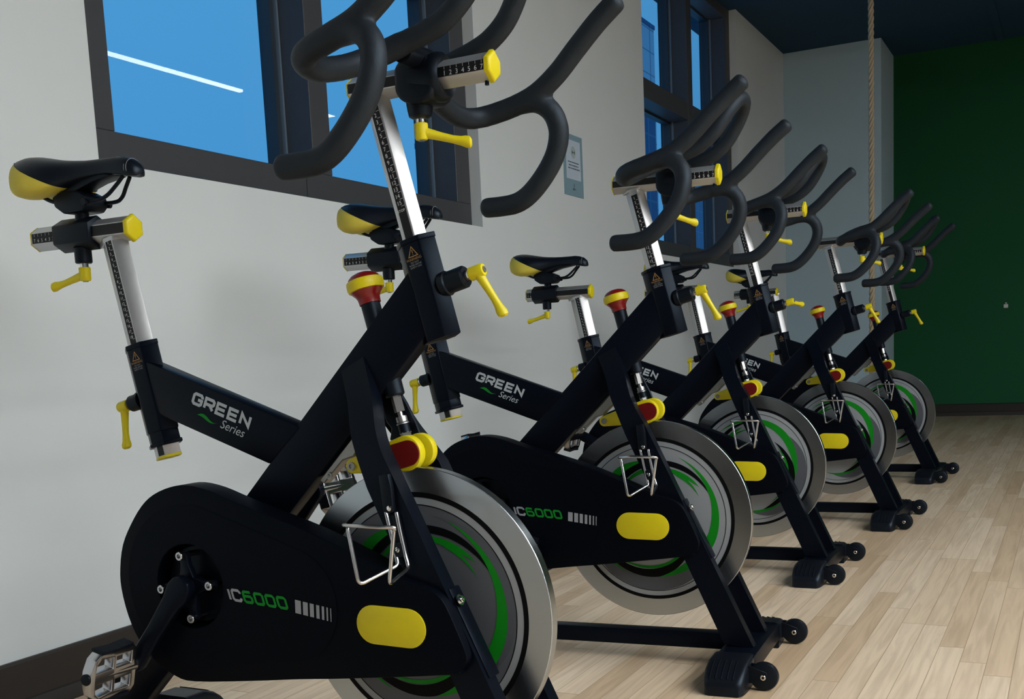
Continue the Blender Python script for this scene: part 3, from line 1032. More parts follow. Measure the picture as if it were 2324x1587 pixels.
def b_decal(dark):
    def f(bm):
        y = -0.02
        annulus(bm, 0.1870, 0.1952, y - 0.0008, 3)                 # black groove
        annulus(bm, 0.020, 0.1870, y - 0.0002, 2 if dark else 0)   # field
        annulus(bm, 0.1755, 0.1870, y - 0.0004, 0)
        annulus(bm, 0.1742, 0.1758, y - 0.0006, 3)
        # dark crescent low in the field
        swoosh(bm, [(-165, 0.150), (-140, 0.171), (-110, 0.1735), (-80, 0.1735), (-55, 0.170), (-30, 0.156)],
               [(-165, 0.150), (-140, 0.144), (-110, 0.140), (-80, 0.140), (-55, 0.146), (-30, 0.156)], y - 0.0005, 1)
        if dark:
            swoosh(bm, [(75, 0.160), (40, 0.172), (10, 0.173), (-15, 0.171), (-35, 0.160)], [(75, 0.160), (40, 0.156), (10, 0.150), (-15, 0.148), (-35, 0.155)], y - 0.0005, 1)
        # green outer sweep
        swoosh(bm, [(66, 0.1610), (50, 0.1605), (34, 0.1600), (18, 0.1600), (0, 0.1590), (-20, 0.1570), (-42, 0.1515), (-62, 0.1450), (-86, 0.1410)],
               [(66, 0.1610), (50, 0.1560), (34, 0.1510), (18, 0.1470), (0, 0.1410), (-20, 0.1350), (-42, 0.1290), (-62, 0.1300), (-86, 0.1410)], y - 0.0009, 4)
        # black band above, ends in a point
        swoosh(bm, [(150, 0.118), (125, 0.132), (101, 0.139), (77, 0.1440), (57, 0.1490), (40, 0.1505), (22, 0.1500)],
               [(150, 0.118), (125, 0.116), (101, 0.124), (77, 0.1310), (57, 0.1370), (40, 0.1430), (22, 0.1500)], y - 0.0008, 3)
        # green at upper left
        swoosh(bm, [(150, 0.130), (135, 0.147), (120, 0.1490), (108, 0.1450), (92, 0.1420)],
               [(150, 0.130), (135, 0.130), (120, 0.1330), (108, 0.1360), (92, 0.1420)], y - 0.0009, 4)
        # inner green sweep with feathered tail
        swoosh(bm, [(135, 0.105), (110, 0.119), (90, 0.1250), (71, 0.1285), (56, 0.1330), (44, 0.1360), (34, 0.1370)],
               [(135, 0.105), (110, 0.110), (90, 0.1150), (71, 0.1190), (56, 0.1215), (44, 0.1290), (34, 0.1370)], y - 0.0009, 4)
        swoosh(bm, [(60, 0.1260), (50, 0.1265), (40, 0.1265), (25, 0.1245)], [(60, 0.1190), (50, 0.1200), (40, 0.1220), (25, 0.1245)], y - 0.0010, 4)
        # black and green at the bottom
        swoosh(bm, [(-150, 0.146), (-131, 0.1450), (-103, 0.1430), (-83, 0.1400), (-66, 0.1310), (-48, 0.1200), (-20, 0.108)],
               [(-150, 0.146), (-131, 0.1330), (-103, 0.1250), (-83, 0.1190), (-66, 0.1130), (-48, 0.1060), (-20, 0.108)], y - 0.0008, 3)
        swoosh(bm, [(-135, 0.131), (-116, 0.1260), (-95, 0.1215), (-75, 0.1165), (-58, 0.1110), (-30, 0.102)],
               [(-135, 0.131), (-116, 0.1210), (-95, 0.1140), (-75, 0.1090), (-58, 0.1050), (-30, 0.102)], y - 0.0010, 4)
        swoosh(bm, [(-175, 0.150), (-155, 0.153), (-135, 0.151), (-118, 0.149)], [(-175, 0.150), (-155, 0.145), (-135, 0.145), (-118, 0.149)], y - 0.0009, 4)
        # ring that shows inside the sweep on the turned wheels
    return f
def b_hub(bm):
    lathe(bm, (0, 0, 0), (0, 1, 0), [(-0.060, 0.0), (-0.060, 0.012), (-0.030, 0.012), (-0.030, 0.034), (-0.0205, 0.040), (0.004, 0.040), (0.010, 0.034), (0.010, 0.012), (0.062, 0.012), (0.062, 0.0)], 32)

# ---- crank set (own origin at the crank axle)
ARM = Vector((-0.117, 0, -0.138))
def b_crank(s):
    def f(bm):
        d = ARM.normalized() * (1 if s < 0 else -1)
        n = Vector((-d.z, 0, d.x))
        L = ARM.length
        st = [(-0.022, 0.010), (-0.012, 0.020), (0.005, 0.024), (0.035, 0.0185), (0.10, 0.0155), (L - 0.015, 0.0165), (L, 0.0165), (L + 0.012, 0.012), (L + 0.017, 0.005)]
        out = [d * a + n * w for a, w in st] + [d * a - n * w for a, w in reversed(st)]
        y0, y1 = (-0.137, -0.120) if s < 0 else (0.100, 0.117)
        prism(bm, [(p.x, p.z) for p in out], y0, y1, XZ, 0.004, 3)
        cyl(bm, (0, y1 - 0.004 if s < 0 else 0.045, 0), (0, -0.068 if s < 0 else y0 + 0.004, 0), 0.017)
    return f
CB = [96, 6, -81, -174]
def b_spider(bm):
    for a in CB:
        ca, sa = math.cos(R(a)), math.sin(R(a))
        st = [(0.0, 0.020), (0.018, 0.015), (0.038, 0.0085), (0.055, 0.0080), (0.060, 0.004)]
        out = [(r * ca - w * sa, r * sa + w * ca) for r, w in st] + [(r * ca + w * sa, r * sa - w * ca) for r, w in reversed(st)]
        prism(bm, out, -0.112, -0.100, XZ, 0.002, 2)
    lathe(bm, (0, -0.082, 0), (0, 1, 0), [(0, 0.001), (0, 0.066), (0.006, 0.068), (0.010, 0.066), (0.010, 0.001)], 48)
def b_cbolt(a):
    def f(bm):
        p = Vector((0.0545 * math.cos(R(a)), -0.1115, 0.0545 * math.sin(R(a))))
        lathe(bm, p, (0, -1, 0), [(-0.028, 0.0052), (0, 0.0052), (0.0005, 0.0076), (0.009, 0.0076), (0.0098, 0.0070), (0.0098, 0.0040), (0.005, 0.0040), (0.005, 0)], 20)
    return f

# ---- pedal (own origin on the pedal axle, built along -y)
def b_pedal(bm):
    # cage outline in (y, e): e runs along the platform
    out = [(-0.004, -0.034), (-0.014, -0.046), (-0.082, -0.046), (-0.097, -0.034), (-0.104, -0.012), (-0.104, 0.012), (-0.097, 0.034), (-0.082, 0.046), (-0.060, 0.043), (-0.040, 0.043), (-0.014, 0.046), (-0.004, 0.034)]
    holes = [[(-0.016, 0.011), (-0.016, 0.033), (-0.050, 0.031), (-0.050, 0.011)],
             [(-0.057, 0.011), (-0.057, 0.031), (-0.084, 0.034), (-0.092, 0.026), (-0.094, 0.011)],
             [(-0.016, -0.011), (-0.050, -0.011), (-0.050, -0.031), (-0.016, -0.033)],
             [(-0.057, -0.011), (-0.094, -0.011), (-0.092, -0.026), (-0.084, -0.034), (-0.057, -0.031)]]
    prism(bm, out, -0.011, 0.011, lambda a, b, w: Vector((w, a, b)), 0.0022, 2, holes=holes)
    cyl(bm, (0, 0.012, 0), (0, -0.100, 0), 0.0125, 0.0105, 20)
def b_pedalcap(bm): cyl(bm, (0, -0.1035, 0), (0, -0.108, 0), 0.0100, n=20, ch=0.001)
def b_pedalgrip(e):
    def f(bm):
        pts = []
        n = 13
        for k in range(n):
            y = -0.016 - 0.070 * k / (n - 1)
            z = 0.0438 + 0.0022 * abs(k - (n - 1) / 2) / ((n - 1) / 2)
            pts += [(y, z + 0.0034), (y - 0.0029, z + 0.0018)]
        pts = pts[:-1]
        out = pts + [(-0.086, 0.0425), (-0.016, 0.0425)]
        prism(bm, out, -0.0125, 0.0125, lambda a, b, w: Vector((w, a, e * b)), 0.0)
    return f

# ---- posts and sliders
def scale_face(bm, p_at, ax, up, wid, s0, s1, marks, step, first, size, tick, num_u, stop=False):
    """strip and printed numbers on a -y face. p_at: start; ax: run; up: across"""
    quad(bm, [p_at + ax * s0 - up * wid, p_at + ax * s1 - up * wid, p_at + ax * s1 + up * wid, p_at + ax * s0 + up * wid], 0)

def b_headpost(dz):
    def f(bm):
        top = on_axis(HP, AXH, 1.1580 + dz)
        hexbar(bm, on_axis(HP, AXH, 0.800), top, 0.0092, 0.0155, 0.0225, 0.0012)
        # weld collar beneath the slider
        hexbar(bm, top - AXH * 0.006, top + AXH * 0.0, 0.014, 0.0160, 0.030, 0.002)
    return f
def b_headscale(dz):
    def f(bm):
        top = on_axis(HP, AXH, 1.1430 + dz)
        y = -0.0159
        o = Vector((0, y, 0))
        L = (1.143 + dz - 0.92) / AXH.z
        a, b, n = top + o, top - AXH * L + o, UH * 0.0072
        quad(bm, [a - n, a + n, b + n, b - n], 0)
        o = Vector((0, y - 0.0003, 0))
        for k in range(16):
            p = on_axis(HP, AXH, 1.1330 + dz - 0.01040 * k) + o
            s = str(k + 1) if k < 15 else 'STOP'
            put_text(bm, s, 0.0088 if k < 15 else 0.0056, lambda x, yy: p + UH * (x - 0.0012) + AXH * yy, 1)
            if k < 15:
                q = p - AXH * 0.0026
                quad(bm, [q + UH * 0.0010, q + UH * 0.0070, q + UH * 0.0070 + AXH * 0.0006, q + UH * 0.0010 + AXH * 0.0006], 1)
    return f
def hexx(bm, x0, x1, zc, fl, hw, vz, bev=0.0015):
    out = [(-hw, -fl), (-hw, fl), (0, vz), (hw, fl), (hw, -fl), (0, -vz)]
    prism(bm, out, x0, x1, lambda a, b, w: Vector((w, a, zc + b)), bev, 2)
def hexcap(bm, x0, x1, zc, fl, hw, vz):
    k = 0.0018 if x1 > x0 else 0.0004
    big = [(-hw - k, -fl - k * .6), (-hw - k, fl + k * .6), (0, vz + k * 1.2), (hw + k, fl + k * .6), (hw + k, -fl - k * .6), (0, -vz - k * 1.2)]
    s = 1 if x1 > x0 else -1
    rings = []
    for t, g in ((0, 1.0), (0.55, 1.0), (0.80, 0.95), (0.95, 0.84), (1.0, 0.70)):
        rings.append([Vector((x0 + (x1 - x0) * t, a * g, zc + b * g)) for a, b in big])
    ring_mesh(bm, rings)
SL = dict(z=1.1705, fl=0.0085, hw=0.0175, vz=0.0215)
def b_hslider(bm): hexx(bm, -0.079, 0.163, SL['z'], SL['fl'], SL['hw'], SL['vz'])
def b_hcapf(bm): hexcap(bm, 0.163, 0.1725, SL['z'], SL['fl'], SL['hw'], SL['vz'])
def b_hcapr(bm): hexcap(bm, -0.079, -0.0815, SL['z'], SL['fl'], SL['hw'], SL['vz'])
def b_hstrip(bm):
    y, z = -0.0179, SL['z']
    quad(bm, [Vector((x, y, z + dz)) for x, dz in ((-0.0775, -0.0072), (0.1615, -0.0072), (0.1615, 0.0072), (-0.0775, 0.0072))], 0)
    for k in range(7):
        x = 0.0960 + 0.01045 * k
        put_text(bm, str(k + 1), 0.0098, lambda a, b: Vector((x + a, y - 0.0003, z - 0.0058 + b)), 1)
        quad(bm, [Vector((x + a, y - 0.0003, z + b)) for a, b in ((-0.0003, 0.0028), (0.0003, 0.0028), (0.0003, 0.0068), (-0.0003, 0.0068))], 1)
def b_hscrew(bm):
    cyl(bm, (0.157, 0, SL['z'] - SL['vz'] - 0.004), (0.157, 0, SL['z'] - SL['vz'] + 0.003), 0.0032, n=12)

def b_clamp(bm):
    prism(bm, [(0.014, 1.150), (0.024, 1.136), (0.042, 1.130), (0.066, 1.130), (0.080, 1.138), (0.085, 1.156), (0.083, 1.182), (0.070, 1.198), (0.050, 1.204), (0.030, 1.202), (0.014, 1.184)], -0.032, 0.032, XZ, 0.009, 3)
    lathe(bm, (0.066, 0, SL['z'] - 0.002), (1, 0, 0), [(-0.030, 0.010), (-0.030, 0.033), (0.004, 0.0355), (0.012, 0.0365), (0.019, 0.0345), (0.024, 0.029), (0.021, 0.0235), (0.010, 0.012)], 32, closed=True)
    lathe(bm, (0.040, 0, 1.138), (0, 0, -1), [(0, 0.021), (0.012, 0.0195), (0.022, 0.0175), (0.025, 0.012), (0.025, 0.001)], 24)
def b_clampbar(bm):     # cross tube of the clamp that holds the two inner bars
    cyl(bm, (0.054, -0.066, 1.1965), (0.054, 0.066, 1.1965), 0.0165, n=28)
def remesh(bm, vox, smooth=6):
    me = bpy.data.meshes.new('tmp')
    bmesh.ops.recalc_face_normals(bm, faces=bm.faces[:])
    bm.to_mesh(me)
    o = bpy.data.objects.new('tmp', me)
    C.objects.link(o)
    md = o.modifiers.new('r', 'REMESH'); md.mode = 'VOXEL'; md.voxel_size = vox; md.use_smooth_shade = True
    ms = o.modifiers.new('s', 'SMOOTH'); ms.iterations = smooth; ms.factor = 0.5
    dg = bpy.context.evaluated_depsgraph_get()
    m2 = bpy.data.meshes.new_from_object(o.evaluated_get(dg))
    bm.clear()
    bm.from_mesh(m2)
    bpy.data.objects.remove(o)
    bpy.data.meshes.remove(me)
    bpy.data.meshes.remove(m2)
GR = 0.0178
def b_bars_grip(bm):
    for s in (-1, 1):
        main = [(0.058, s * 0.071, 1.2040), (0.031, s * 0.078, 1.1950), (0.009, s * 0.096, 1.1840), (-0.003, s * 0.125, 1.1720), (-0.006, s * 0.160, 1.1620), (-0.005, s * 0.195, 1.1550), (-0.001, s * 0.222, 1.1540), (0.009, s * 0.244, 1.1570),
                (0.030, s * 0.257, 1.1620), (0.070, s * 0.263, 1.1710), (0.112, s * 0.263, 1.1850), (0.152, s * 0.262, 1.2110), (0.190, s * 0.261, 1.2460), (0.228, s * 0.260, 1.2800), (0.262, s * 0.260, 1.3060)]
        sweep(bm, spline(main, 7), GR, 18, True)
        drop = [(0.080, s * 0.262, 1.1730), (0.112, s * 0.266, 1.1720), (0.136, s * 0.273, 1.1530), (0.1435, s * 0.280, 1.1220), (0.1340, s * 0.284, 1.0880), (0.112, s * 0.286, 1.0560),
                (0.083, s * 0.287, 1.0280), (0.056, s * 0.287, 1.0140), (0.025, s * 0.287, 1.0110), (-0.006, s * 0.287, 1.0115)]
        sweep(bm, spline(drop, 7), GR, 18, True)
    loop = []
    side = [(0.009, 0.096, 1.1840), (0.031, 0.078, 1.1950), (0.058, 0.071, 1.2040), (0.100, 0.069, 1.2150), (0.130, 0.068, 1.2270), (0.158, 0.067, 1.2490), (0.180, 0.062, 1.2780), (0.197, 0.050, 1.3040), (0.207, 0.028, 1.3210)]
    loop = [(x, -y, z) for x, y, z in side] + [(0.210, 0, 1.326)] + list(reversed(side))
    sweep(bm, spline(loop, 6), GR * 0.93, 18, True)
    remesh(bm, 0.0042, 5)

# ---- adjustable lever: hub face at origin, axis +z, arm towards +x
def b_lever(bm):
    lathe(bm, (0, 0, 0.007), (0, 0, 1), [(0, 0.0098), (0.0015, 0.0108), (0.012, 0.0104), (0.021, 0.0104), (0.0245, 0.0090), (0.0250, 0.006), (0.0250, 0.0002)], 24)
    rings = []
    st = [(0.000, 0.0200, 0.0088, 0.0092), (0.012, 0.0228, 0.0074, 0.0078), (0.030, 0.0280, 0.0062, 0.0066), (0.048, 0.0330, 0.0058, 0.0062), (0.060, 0.0358, 0.0066, 0.0072), (0.068, 0.0374, 0.0088, 0.0092), (0.0735, 0.0384, 0.0086, 0.0088), (0.0765, 0.0390, 0.0050, 0.0050)]
    n = 14
    for x, z, a, b in st:
        rings.append([Vector((x, a * math.cos(2 * math.pi * k / n), z + b * math.sin(2 * math.pi * k / n))) for k in range(n)])
    ring_mesh(bm, rings)
def b_neck(bm): cyl(bm, (0, 0, -0.004), (0, 0, 0.0075), 0.0078, n=20)
def b_leverscrew(bm): lathe(bm, (0, 0, 0.0315), (0, 0, 1), [(0, 0.0052), (0.0018, 0.0050), (0.0018, 0.0026), (0.0006, 0.0026), (0.0006, 0.0002)], 16)
def lever(parent, name, p, axis, arm):
    """place an adjustable clamping lever"""
    z = Vector(axis).normalized()
    x = Vector(arm)
    x = (x - z * x.dot(z)).normalized()
    y = z.cross(x)
    o = obj(name, mesh('clamping_lever', b_lever, M['yellow']), parent)
    o.matrix_local = Matrix(((x.x, y.x, z.x, p[0]), (x.y, y.y, z.y, p[1]), (x.z, y.z, z.z, p[2]), (0, 0, 0, 1)))
    obj('lever_neck', mesh('lever_neck', b_neck, M['chrome']), o)
    obj('lever_screw', mesh('lever_screw', b_leverscrew, M['zinc']), o)
    return o
def b_headhub(bm):
    p = on_axis(HP, AXH, 0.8560) + UH * 0.026
    lathe(bm, p, UH, [(0, 0.019), (0.010, 0.0195), (0.012, 0.0172), (0.041, 0.0172), (0.044, 0.0150), (0.044, 0.0085), (0.040, 0.0080), (0.040, 0.0002)], 28)
def b_seathub(bm):
    p = on_axis(SP, AXS, 0.7075) - US * 0.030
    lathe(bm, p, -US, [(0, 0.017), (0.006, 0.0172), (0.008, 0.0150), (0.026, 0.0150), (0.028, 0.0135), (0.028, 0.0080), (0.025, 0.0002)], 24)

# ---- seat
def b_seatpost(dz):
    def f(bm):
        hexbar(bm, on_axis(SP, AXS, 0.6000), on_axis(SP, AXS, 0.9960 + dz), 0.0095, 0.0168, 0.0320, 0.0012)
        top = on_axis(SP, AXS, 0.9960 + dz)
        hexbar(bm, top - AXS * 0.010, top, 0.012, 0.0173, 0.040, 0.002)
    return f
def b_postcap(bm):
    p = on_axis(SP, AXS, 0.6005)
    hexbar(bm, p - AXS * 0.005, p, 0.0100, 0.0174, 0.0330, 0.0012)
def b_seatscale(dz):
    def f(bm):
        y = -0.0172
        o = Vector((0, y, 0))
        a = on_axis(SP, AXS, 0.9885 + dz) + o
        b = on_axis(SP, AXS, 0.800) + o
        n = US * 0.0070
        quad(bm, [a - n, a + n, b + n, b - n], 0)
        o = Vector((0, y - 0.0003, 0))
        for k in range(18):
            z = 0.9825 + dz - 0.00995 * k
            if z < 0.80: break
            p = on_axis(SP, AXS, z) + o
            put_text(bm, str(k + 1), 0.0072, lambda x, yy: p + US * (x - 0.0008) + AXS * yy, 1)
            q = p - AXS * 0.0020
            quad(bm, [q + US * 0.0010, q + US * 0.0066, q + US * 0.0066 + AXS * 0.0006, q + US * 0.0010 + AXS * 0.0006], 1)
    return f
def b_stubstrip(bm):
    o = Vector((0, -0.0172, 0))
    n = US * 0.0070
    a, b = on_axis(SP, AXS, 0.620) + o, on_axis(SP, AXS, 0.6012) + o
    quad(bm, [a - n, a + n, b + n, b - n], 0)
SS = dict(z=1.0085, fl=0.0105, hw=0.0182, vz=0.0225)
def b_sslider(bm): hexx(bm, -0.812, -0.574, SS['z'], SS['fl'], SS['hw'], SS['vz'])
def b_scapf(bm): hexcap(bm, -0.574, -0.5645, SS['z'], SS['fl'], SS['hw'], SS['vz'])
def b_scapr(bm): hexcap(bm, -0.812, -0.8140, SS['z'], SS['fl'], SS['hw'], SS['vz'])
def b_sstrip(bm):
    y, z = -0.0186, SS['z']
    quad(bm, [Vector((x, y, z + dz)) for x, dz in ((-0.809, -0.0090), (-0.5755, -0.0090), (-0.5755, 0.0090), (-0.809, 0.0090))], 0)
    for k in range(7):
        x = -0.8020 + 0.0098 * k
        put_text(bm, str(7 - k), 0.0085, lambda a, b: Vector((x + a, y - 0.0003, z - 0.0066 + b)), 1)
        quad(bm, [Vector((x + a, y - 0.0003, z + b)) for a, b in ((-0.0003, 0.0034), (0.0003, 0.0034), (0.0003, 0.0080), (-0.0003, 0.0080))], 1)
def b_sclamp(bm):
    hexx(bm, -0.748, -0.655, SS['z'], 0.0165, 0.0255, 0.0310, 0.0025)
    cyl(bm, (-0.695, 0, 1.030), (-0.690, 0, 1.066), 0.0125, n=20)
    lathe(bm, (-0.700, 0, 0.984), (0, 0, -1), [(0, 0.0165), (0.006, 0.0155), (0.026, 0.0155), (0.028, 0.0135), (0.028, 0.0002)], 24)
    prism(bm, [(-0.738, 1.076), (-0.733, 1.058), (-0.712, 1.044), (-0.664, 1.045), (-0.652, 1.055), (-0.655, 1.072), (-0.676, 1.082), (-0.715, 1.084)], -0.027, 0.027, XZ, 0.004, 2)
    for y in (-0.031, 0.027):
        cyl(bm, (-0.655, y, 1.060), (-0.655, y + 0.006, 1.060), 0.0065, n=14)
SAD = [(-0.8260, 0.020, 1.1290, 1.1080), (-0.8210, 0.038, 1.1400, 1.0930), (-0.8120, 0.054, 1.1480, 1.0800), (-0.7980, 0.066, 1.1525, 1.0710), (-0.7800, 0.0735, 1.1535, 1.0660), (-0.7600, 0.0760, 1.1515, 1.0650),
       (-0.7400, 0.0720, 1.1475, 1.0680), (-0.7200, 0.0640, 1.1430, 1.0740), (-0.7000, 0.0530, 1.1395, 1.0810), (-0.6800, 0.0430, 1.1370, 1.0880), (-0.6550, 0.0335, 1.1350, 1.0950), (-0.6300, 0.0275, 1.1345, 1.0985),
       (-0.6050, 0.0240, 1.1345, 1.0985), (-0.5850, 0.0225, 1.1335, 1.0960), (-0.5680, 0.0210, 1.1305, 1.0930), (-0.5540, 0.0185, 1.1250, 1.0910), (-0.5440, 0.0140, 1.1165, 1.0920), (-0.5395, 0.0070, 1.1080, 1.0960)]
def saddle_loft(bm):
    rings = []
    n = 40
    for x, w, zt, zb in SAD:
        ring = []
        for k in range(n):
            a = 2 * math.pi * k / n
            c, s = math.cos(a), math.sin(a)
            yy = w * math.copysign(abs(c) ** 0.75, c)
            zm = zb + (zt - zb) * 0.42
            if s >= 0: zz = zm + (zt - zm) * abs(s) ** 0.9
            else: zz = zm - (zm - zb) * abs(s) ** 0.7
            if s > 0.6 and x < -0.60: zz -= 0.0035 * math.exp(-(yy / 0.010) ** 2)
            # underside is hollow towards the middle
            if s < -0.3: zz += 0.014 * (1 - abs(yy) / max(w, 1e-4)) * min(1, w / 0.04)
            ring.append(Vector((x, yy, zz)))
        rings.append(ring)
    ring_mesh(bm, rings)
def sad_cut(bm, keep_low):
    p0, p1 = Vector((-0.8000, 0, 1.1415)), Vector((-0.6760, 0, 1.0775))
    d = (p1 - p0).normalized()
    nrm = Vector((-d.z, 0, d.x))      # upwards
    bmesh.ops.bisect_plane(bm, geom=bm.verts[:] + bm.edges[:] + bm.faces[:], plane_co=p0, plane_no=nrm, clear_outer=keep_low, clear_inner=not keep_low)
def b_saddle(bm): saddle_loft(bm); sad_cut(bm, False)
def b_flank(bm):
    saddle_loft(bm); sad_cut(bm, True)
    bmesh.ops.bisect_plane(bm, geom=bm.verts[:] + bm.edges[:] + bm.faces[:], plane_co=(-0.62, 0, 0), plane_no=(1, 0, 0), clear_outer=True)
def b_piping(bm):
    b2 = bmesh.new(); saddle_loft(b2)
    p0, p1 = Vector((-0.8000, 0, 1.1415)), Vector((-0.6760, 0, 1.0775))
    d = (p1 - p0).normalized()
    nrm = Vector((-d.z, 0, d.x))
    r = bmesh.ops.bisect_plane(b2, geom=b2.verts[:] + b2.edges[:] + b2.faces[:], plane_co=p0, plane_no=nrm)
    ed = [g for g in r['geom_cut'] if isinstance(g, bmesh.types.BMEdge)]
    for e in ed:
        a, b = e.verts[0].co.copy(), e.verts[1].co.copy()
        if min(a.z, b.z) < 1.0815: continue
        cyl(bm, a, b, 0.0010, n=6)
    b2.free()
def b_saddlebase(bm):
    prism(bm, [(-0.745, 1.082), (-0.700, 1.078), (-0.640, 1.094), (-0.590, 1.101), (-0.640, 1.110), (-0.745, 1.105)], -0.020, 0.020, XZ, 0.003, 2)
def b_srails(bm):
    for s in (-1, 1):
        p = [(-0.775, s * 0.030, 1.090), (-0.757, s * 0.027, 1.078), (-0.737, s * 0.024, 1.0685), (-0.712, s * 0.022, 1.0655), (-0.635, s * 0.021, 1.0610), (-0.609, s * 0.018, 1.0665), (-0.590, s * 0.012, 1.083), (-0.575, s * 0.008, 1.098)]
        sweep(bm, spline(p, 4), 0.0036, 10)
def b_stitch(bm):
    for x in (-0.5605, -0.5555):
        w = 0.0197 if x < -0.558 else 0.0192
        pts = [Vector((x, w * math.cos(a) ** 1, 1.1085 + 0.0185 * max(math.sin(a), -0.5))) for a in [R(-20 + 220 * k / 20) for k in range(21)]]
        sweep(bm, pts, 0.0005, 5)

# ---- resistance knob, axis parallel to the head post
KB = Vector((-0.0810, 0, 0.8745))
def b_knobshaft(bm):
    cyl(bm, KB - AXH * 0.030, KB - AXH * 0.105, 0.0158, n=28)
    cyl(bm, KB - AXH * 0.150, KB - AXH * 0.186, 0.0165, 0.0160, n=28, ch=0.002)
def b_knob(bm):
    lathe(bm, KB, AXH, [(-0.033, 0.0002), (-0.033, 0.0175), (-0.024, 0.0182), (-0.019, 0.0205), (-0.013, 0.0255), (-0.006, 0.0280), (0.005, 0.0275), (0.0105, 0.0250), (0.0150, 0.0195), (0.0180, 0.0110), (0.0190, 0.0002)], 40)
def b_knobband(bm):
    lathe(bm, KB, AXH, [(-0.0110, 0.0262), (-0.0105, 0.0292), (-0.0060, 0.0306), (0.0010, 0.0306), (0.0055, 0.0294), (0.0070, 0.0268)], 40, closed=True)
def b_brakerod(bm):
    e = KB - AXH * 0.186
    cyl(bm, e, e - AXH * 0.026, 0.0085, n=6)
    cyl(bm, e - AXH * 0.024, e - AXH * 0.046, 0.0042, n=14)
    lathe(bm, e - AXH * 0.034, -AXH, [(0, 0.0088), (0.003, 0.0092), (0.009, 0.0092), (0.011, 0.0108), (0.0125, 0.0108), (0.0126, 0.0002)], 14)
    lathe(bm, e - AXH * 0.060, -AXH, [(0, 0.0098), (0.002, 0.0098), (0.0022, 0.0085), (0.010, 0.0085), (0.011, 0.006), (0.016, 0.006), (0.016, 0.0002)], 6)
def b_brakespring(bm):
    e = KB - AXH * 0.186
    cyl(bm, e - AXH * 0.046, e - AXH * 0.061, 0.0092, n=24)
def b_brakeplate(bm):   # black plate between the fork legs behind the rod
    prism(bm, [(-0.060, 0.742), (-0.044, 0.735), (-0.038, 0.704), (-0.024, 0.682), (-0.008, 0.650), (0.002, 0.622), (-0.061, 0.622), (-0.056, 0.641), (-0.066, 0.653), (-0.070, 0.677), (-0.078, 0.715)], 0.0125, 0.0185, XZ, 0.0015, 1)
    lathe(bm, (-0.040, 0.0125, 0.668), (0, -1, 0), [(0, 0.0052), (0.003, 0.0050), (0.005, 0.003), (0.0055, 0.0002)], 16)
def b_caliper(y0, y1, cx, cz, r):
    def f(bm):
        # arm runs from the pivot and swells into the pad housing
        prism(bm, hull_circles((-0.114, 0.583), 0.0125, (cx, cz), r), y0, y1, XZ, 0.0025, 2)
    return f
def b_calbridge(bm):
    prism(bm, hull_circles((-0.114, 0.583), 0.0115, (-0.060, 0.594), 0.0155), -0.010, 0.010, XZ, 0.001, 1)
    prism(bm, [(-0.090, 0.601), (-0.030, 0.612), (-0.030, 0.6235), (-0.060, 0.6135)], -0.010, 0.010, XZ, 0.001, 1)
def b_pad(bm): prism(bm, stadium(-0.0190, 0.6005, 0.0740, 0.0410, 14), -0.0252, -0.0228, XZ, 0.0006, 1)
def b_calpin(bm):
    lathe(bm, (-0.114, -0.0235, 0.583), (0, -1, 0), [(0, 0.0072), (0.002, 0.0070), (0.002, 0.0036), (0.0006, 0.0036), (0.0006, 0.0002)], 20)
def b_calbracket(bm):
    # channel along the underside of the main tube that carries the brake
    prism(bm, [(-0.190, 0.558), (-0.102, 0.6445), (-0.090, 0.634), (-0.094, 0.622), (-0.112, 0.606), (-0.118, 0.598), (-0.140, 0.592), (-0.182, 0.552)], -0.011, 0.011, XZ, 0.0015, 1)
    lathe(bm, (-0.168, -0.0115, 0.566), (0, -1, 0), [(0, 0.006), (0.003, 0.006), (0.003, 0.003), (0.001, 0.0002)], 12)

# ---- bottle cage on the near fork leg
def b_cagebracket(bm):
    prism(bm, [(-0.0135, 0.578), (0.0045, 0.580), (0.0085, 0.560), (0.0105, 0.520), (-0.0085, 0.516)], -0.0980, -0.0865, XZ, 0.003, 2)
    prism(bm, [(0.002, 0.516), (0.0160, 0.516), (0.0290, 0.450), (0.0120, 0.448)], -0.0930, -0.0865, XZ, 0.001, 1)
    prism(bm, [(0.0040, 0.472), (0.0230, 0.475), (0.0270, 0.452), (0.0080, 0.449)], -0.0985, -0.0865, XZ, 0.002, 1)
def b_cagebolt(x, z):
    return lambda bm: lathe(bm, (x, -0.0980, z), (0, -1, 0), [(0, 0.0045), (0.002, 0.0043), (0.003, 0.003), (0.003, 0.0016), (0.0015, 0.0002)], 14)
def b_cagewire(bm):
    yb, yo = -0.0955, -0.162
    left = [(-0.0040, yb, 0.520), (0.0000, yb, 0.500), (0.0095, yb, 0.452), (0.0140, yb - 0.002, 0.4385), (-0.0165, yo, 0.4185), (-0.0300, yo, 0.5030)]
    right = [(0.0150, yb, 0.520), (0.0180, yb, 0.500), (0.0270, yb, 0.452), (0.0330, yb - 0.002, 0.4350), (0.0380, yo, 0.4215), (0.0520, yo, 0.5035)]
    top = [(-0.030, yo, 0.503), (-0.033, yo + 0.004, 0.508), (-0.030, yo - 0.010, 0.5105), (0.0, yo - 0.020, 0.5125), (0.035, yo - 0.014, 0.5105), (0.053, yo - 0.002, 0.5080), (0.052, yo, 0.5035)]
    sweep(bm, fillet(left, 0.010), 0.0031, 10, True)
    sweep(bm, fillet(right, 0.010), 0.0031, 10, True)
    sweep(bm, spline(top, 5), 0.0031, 10, True)

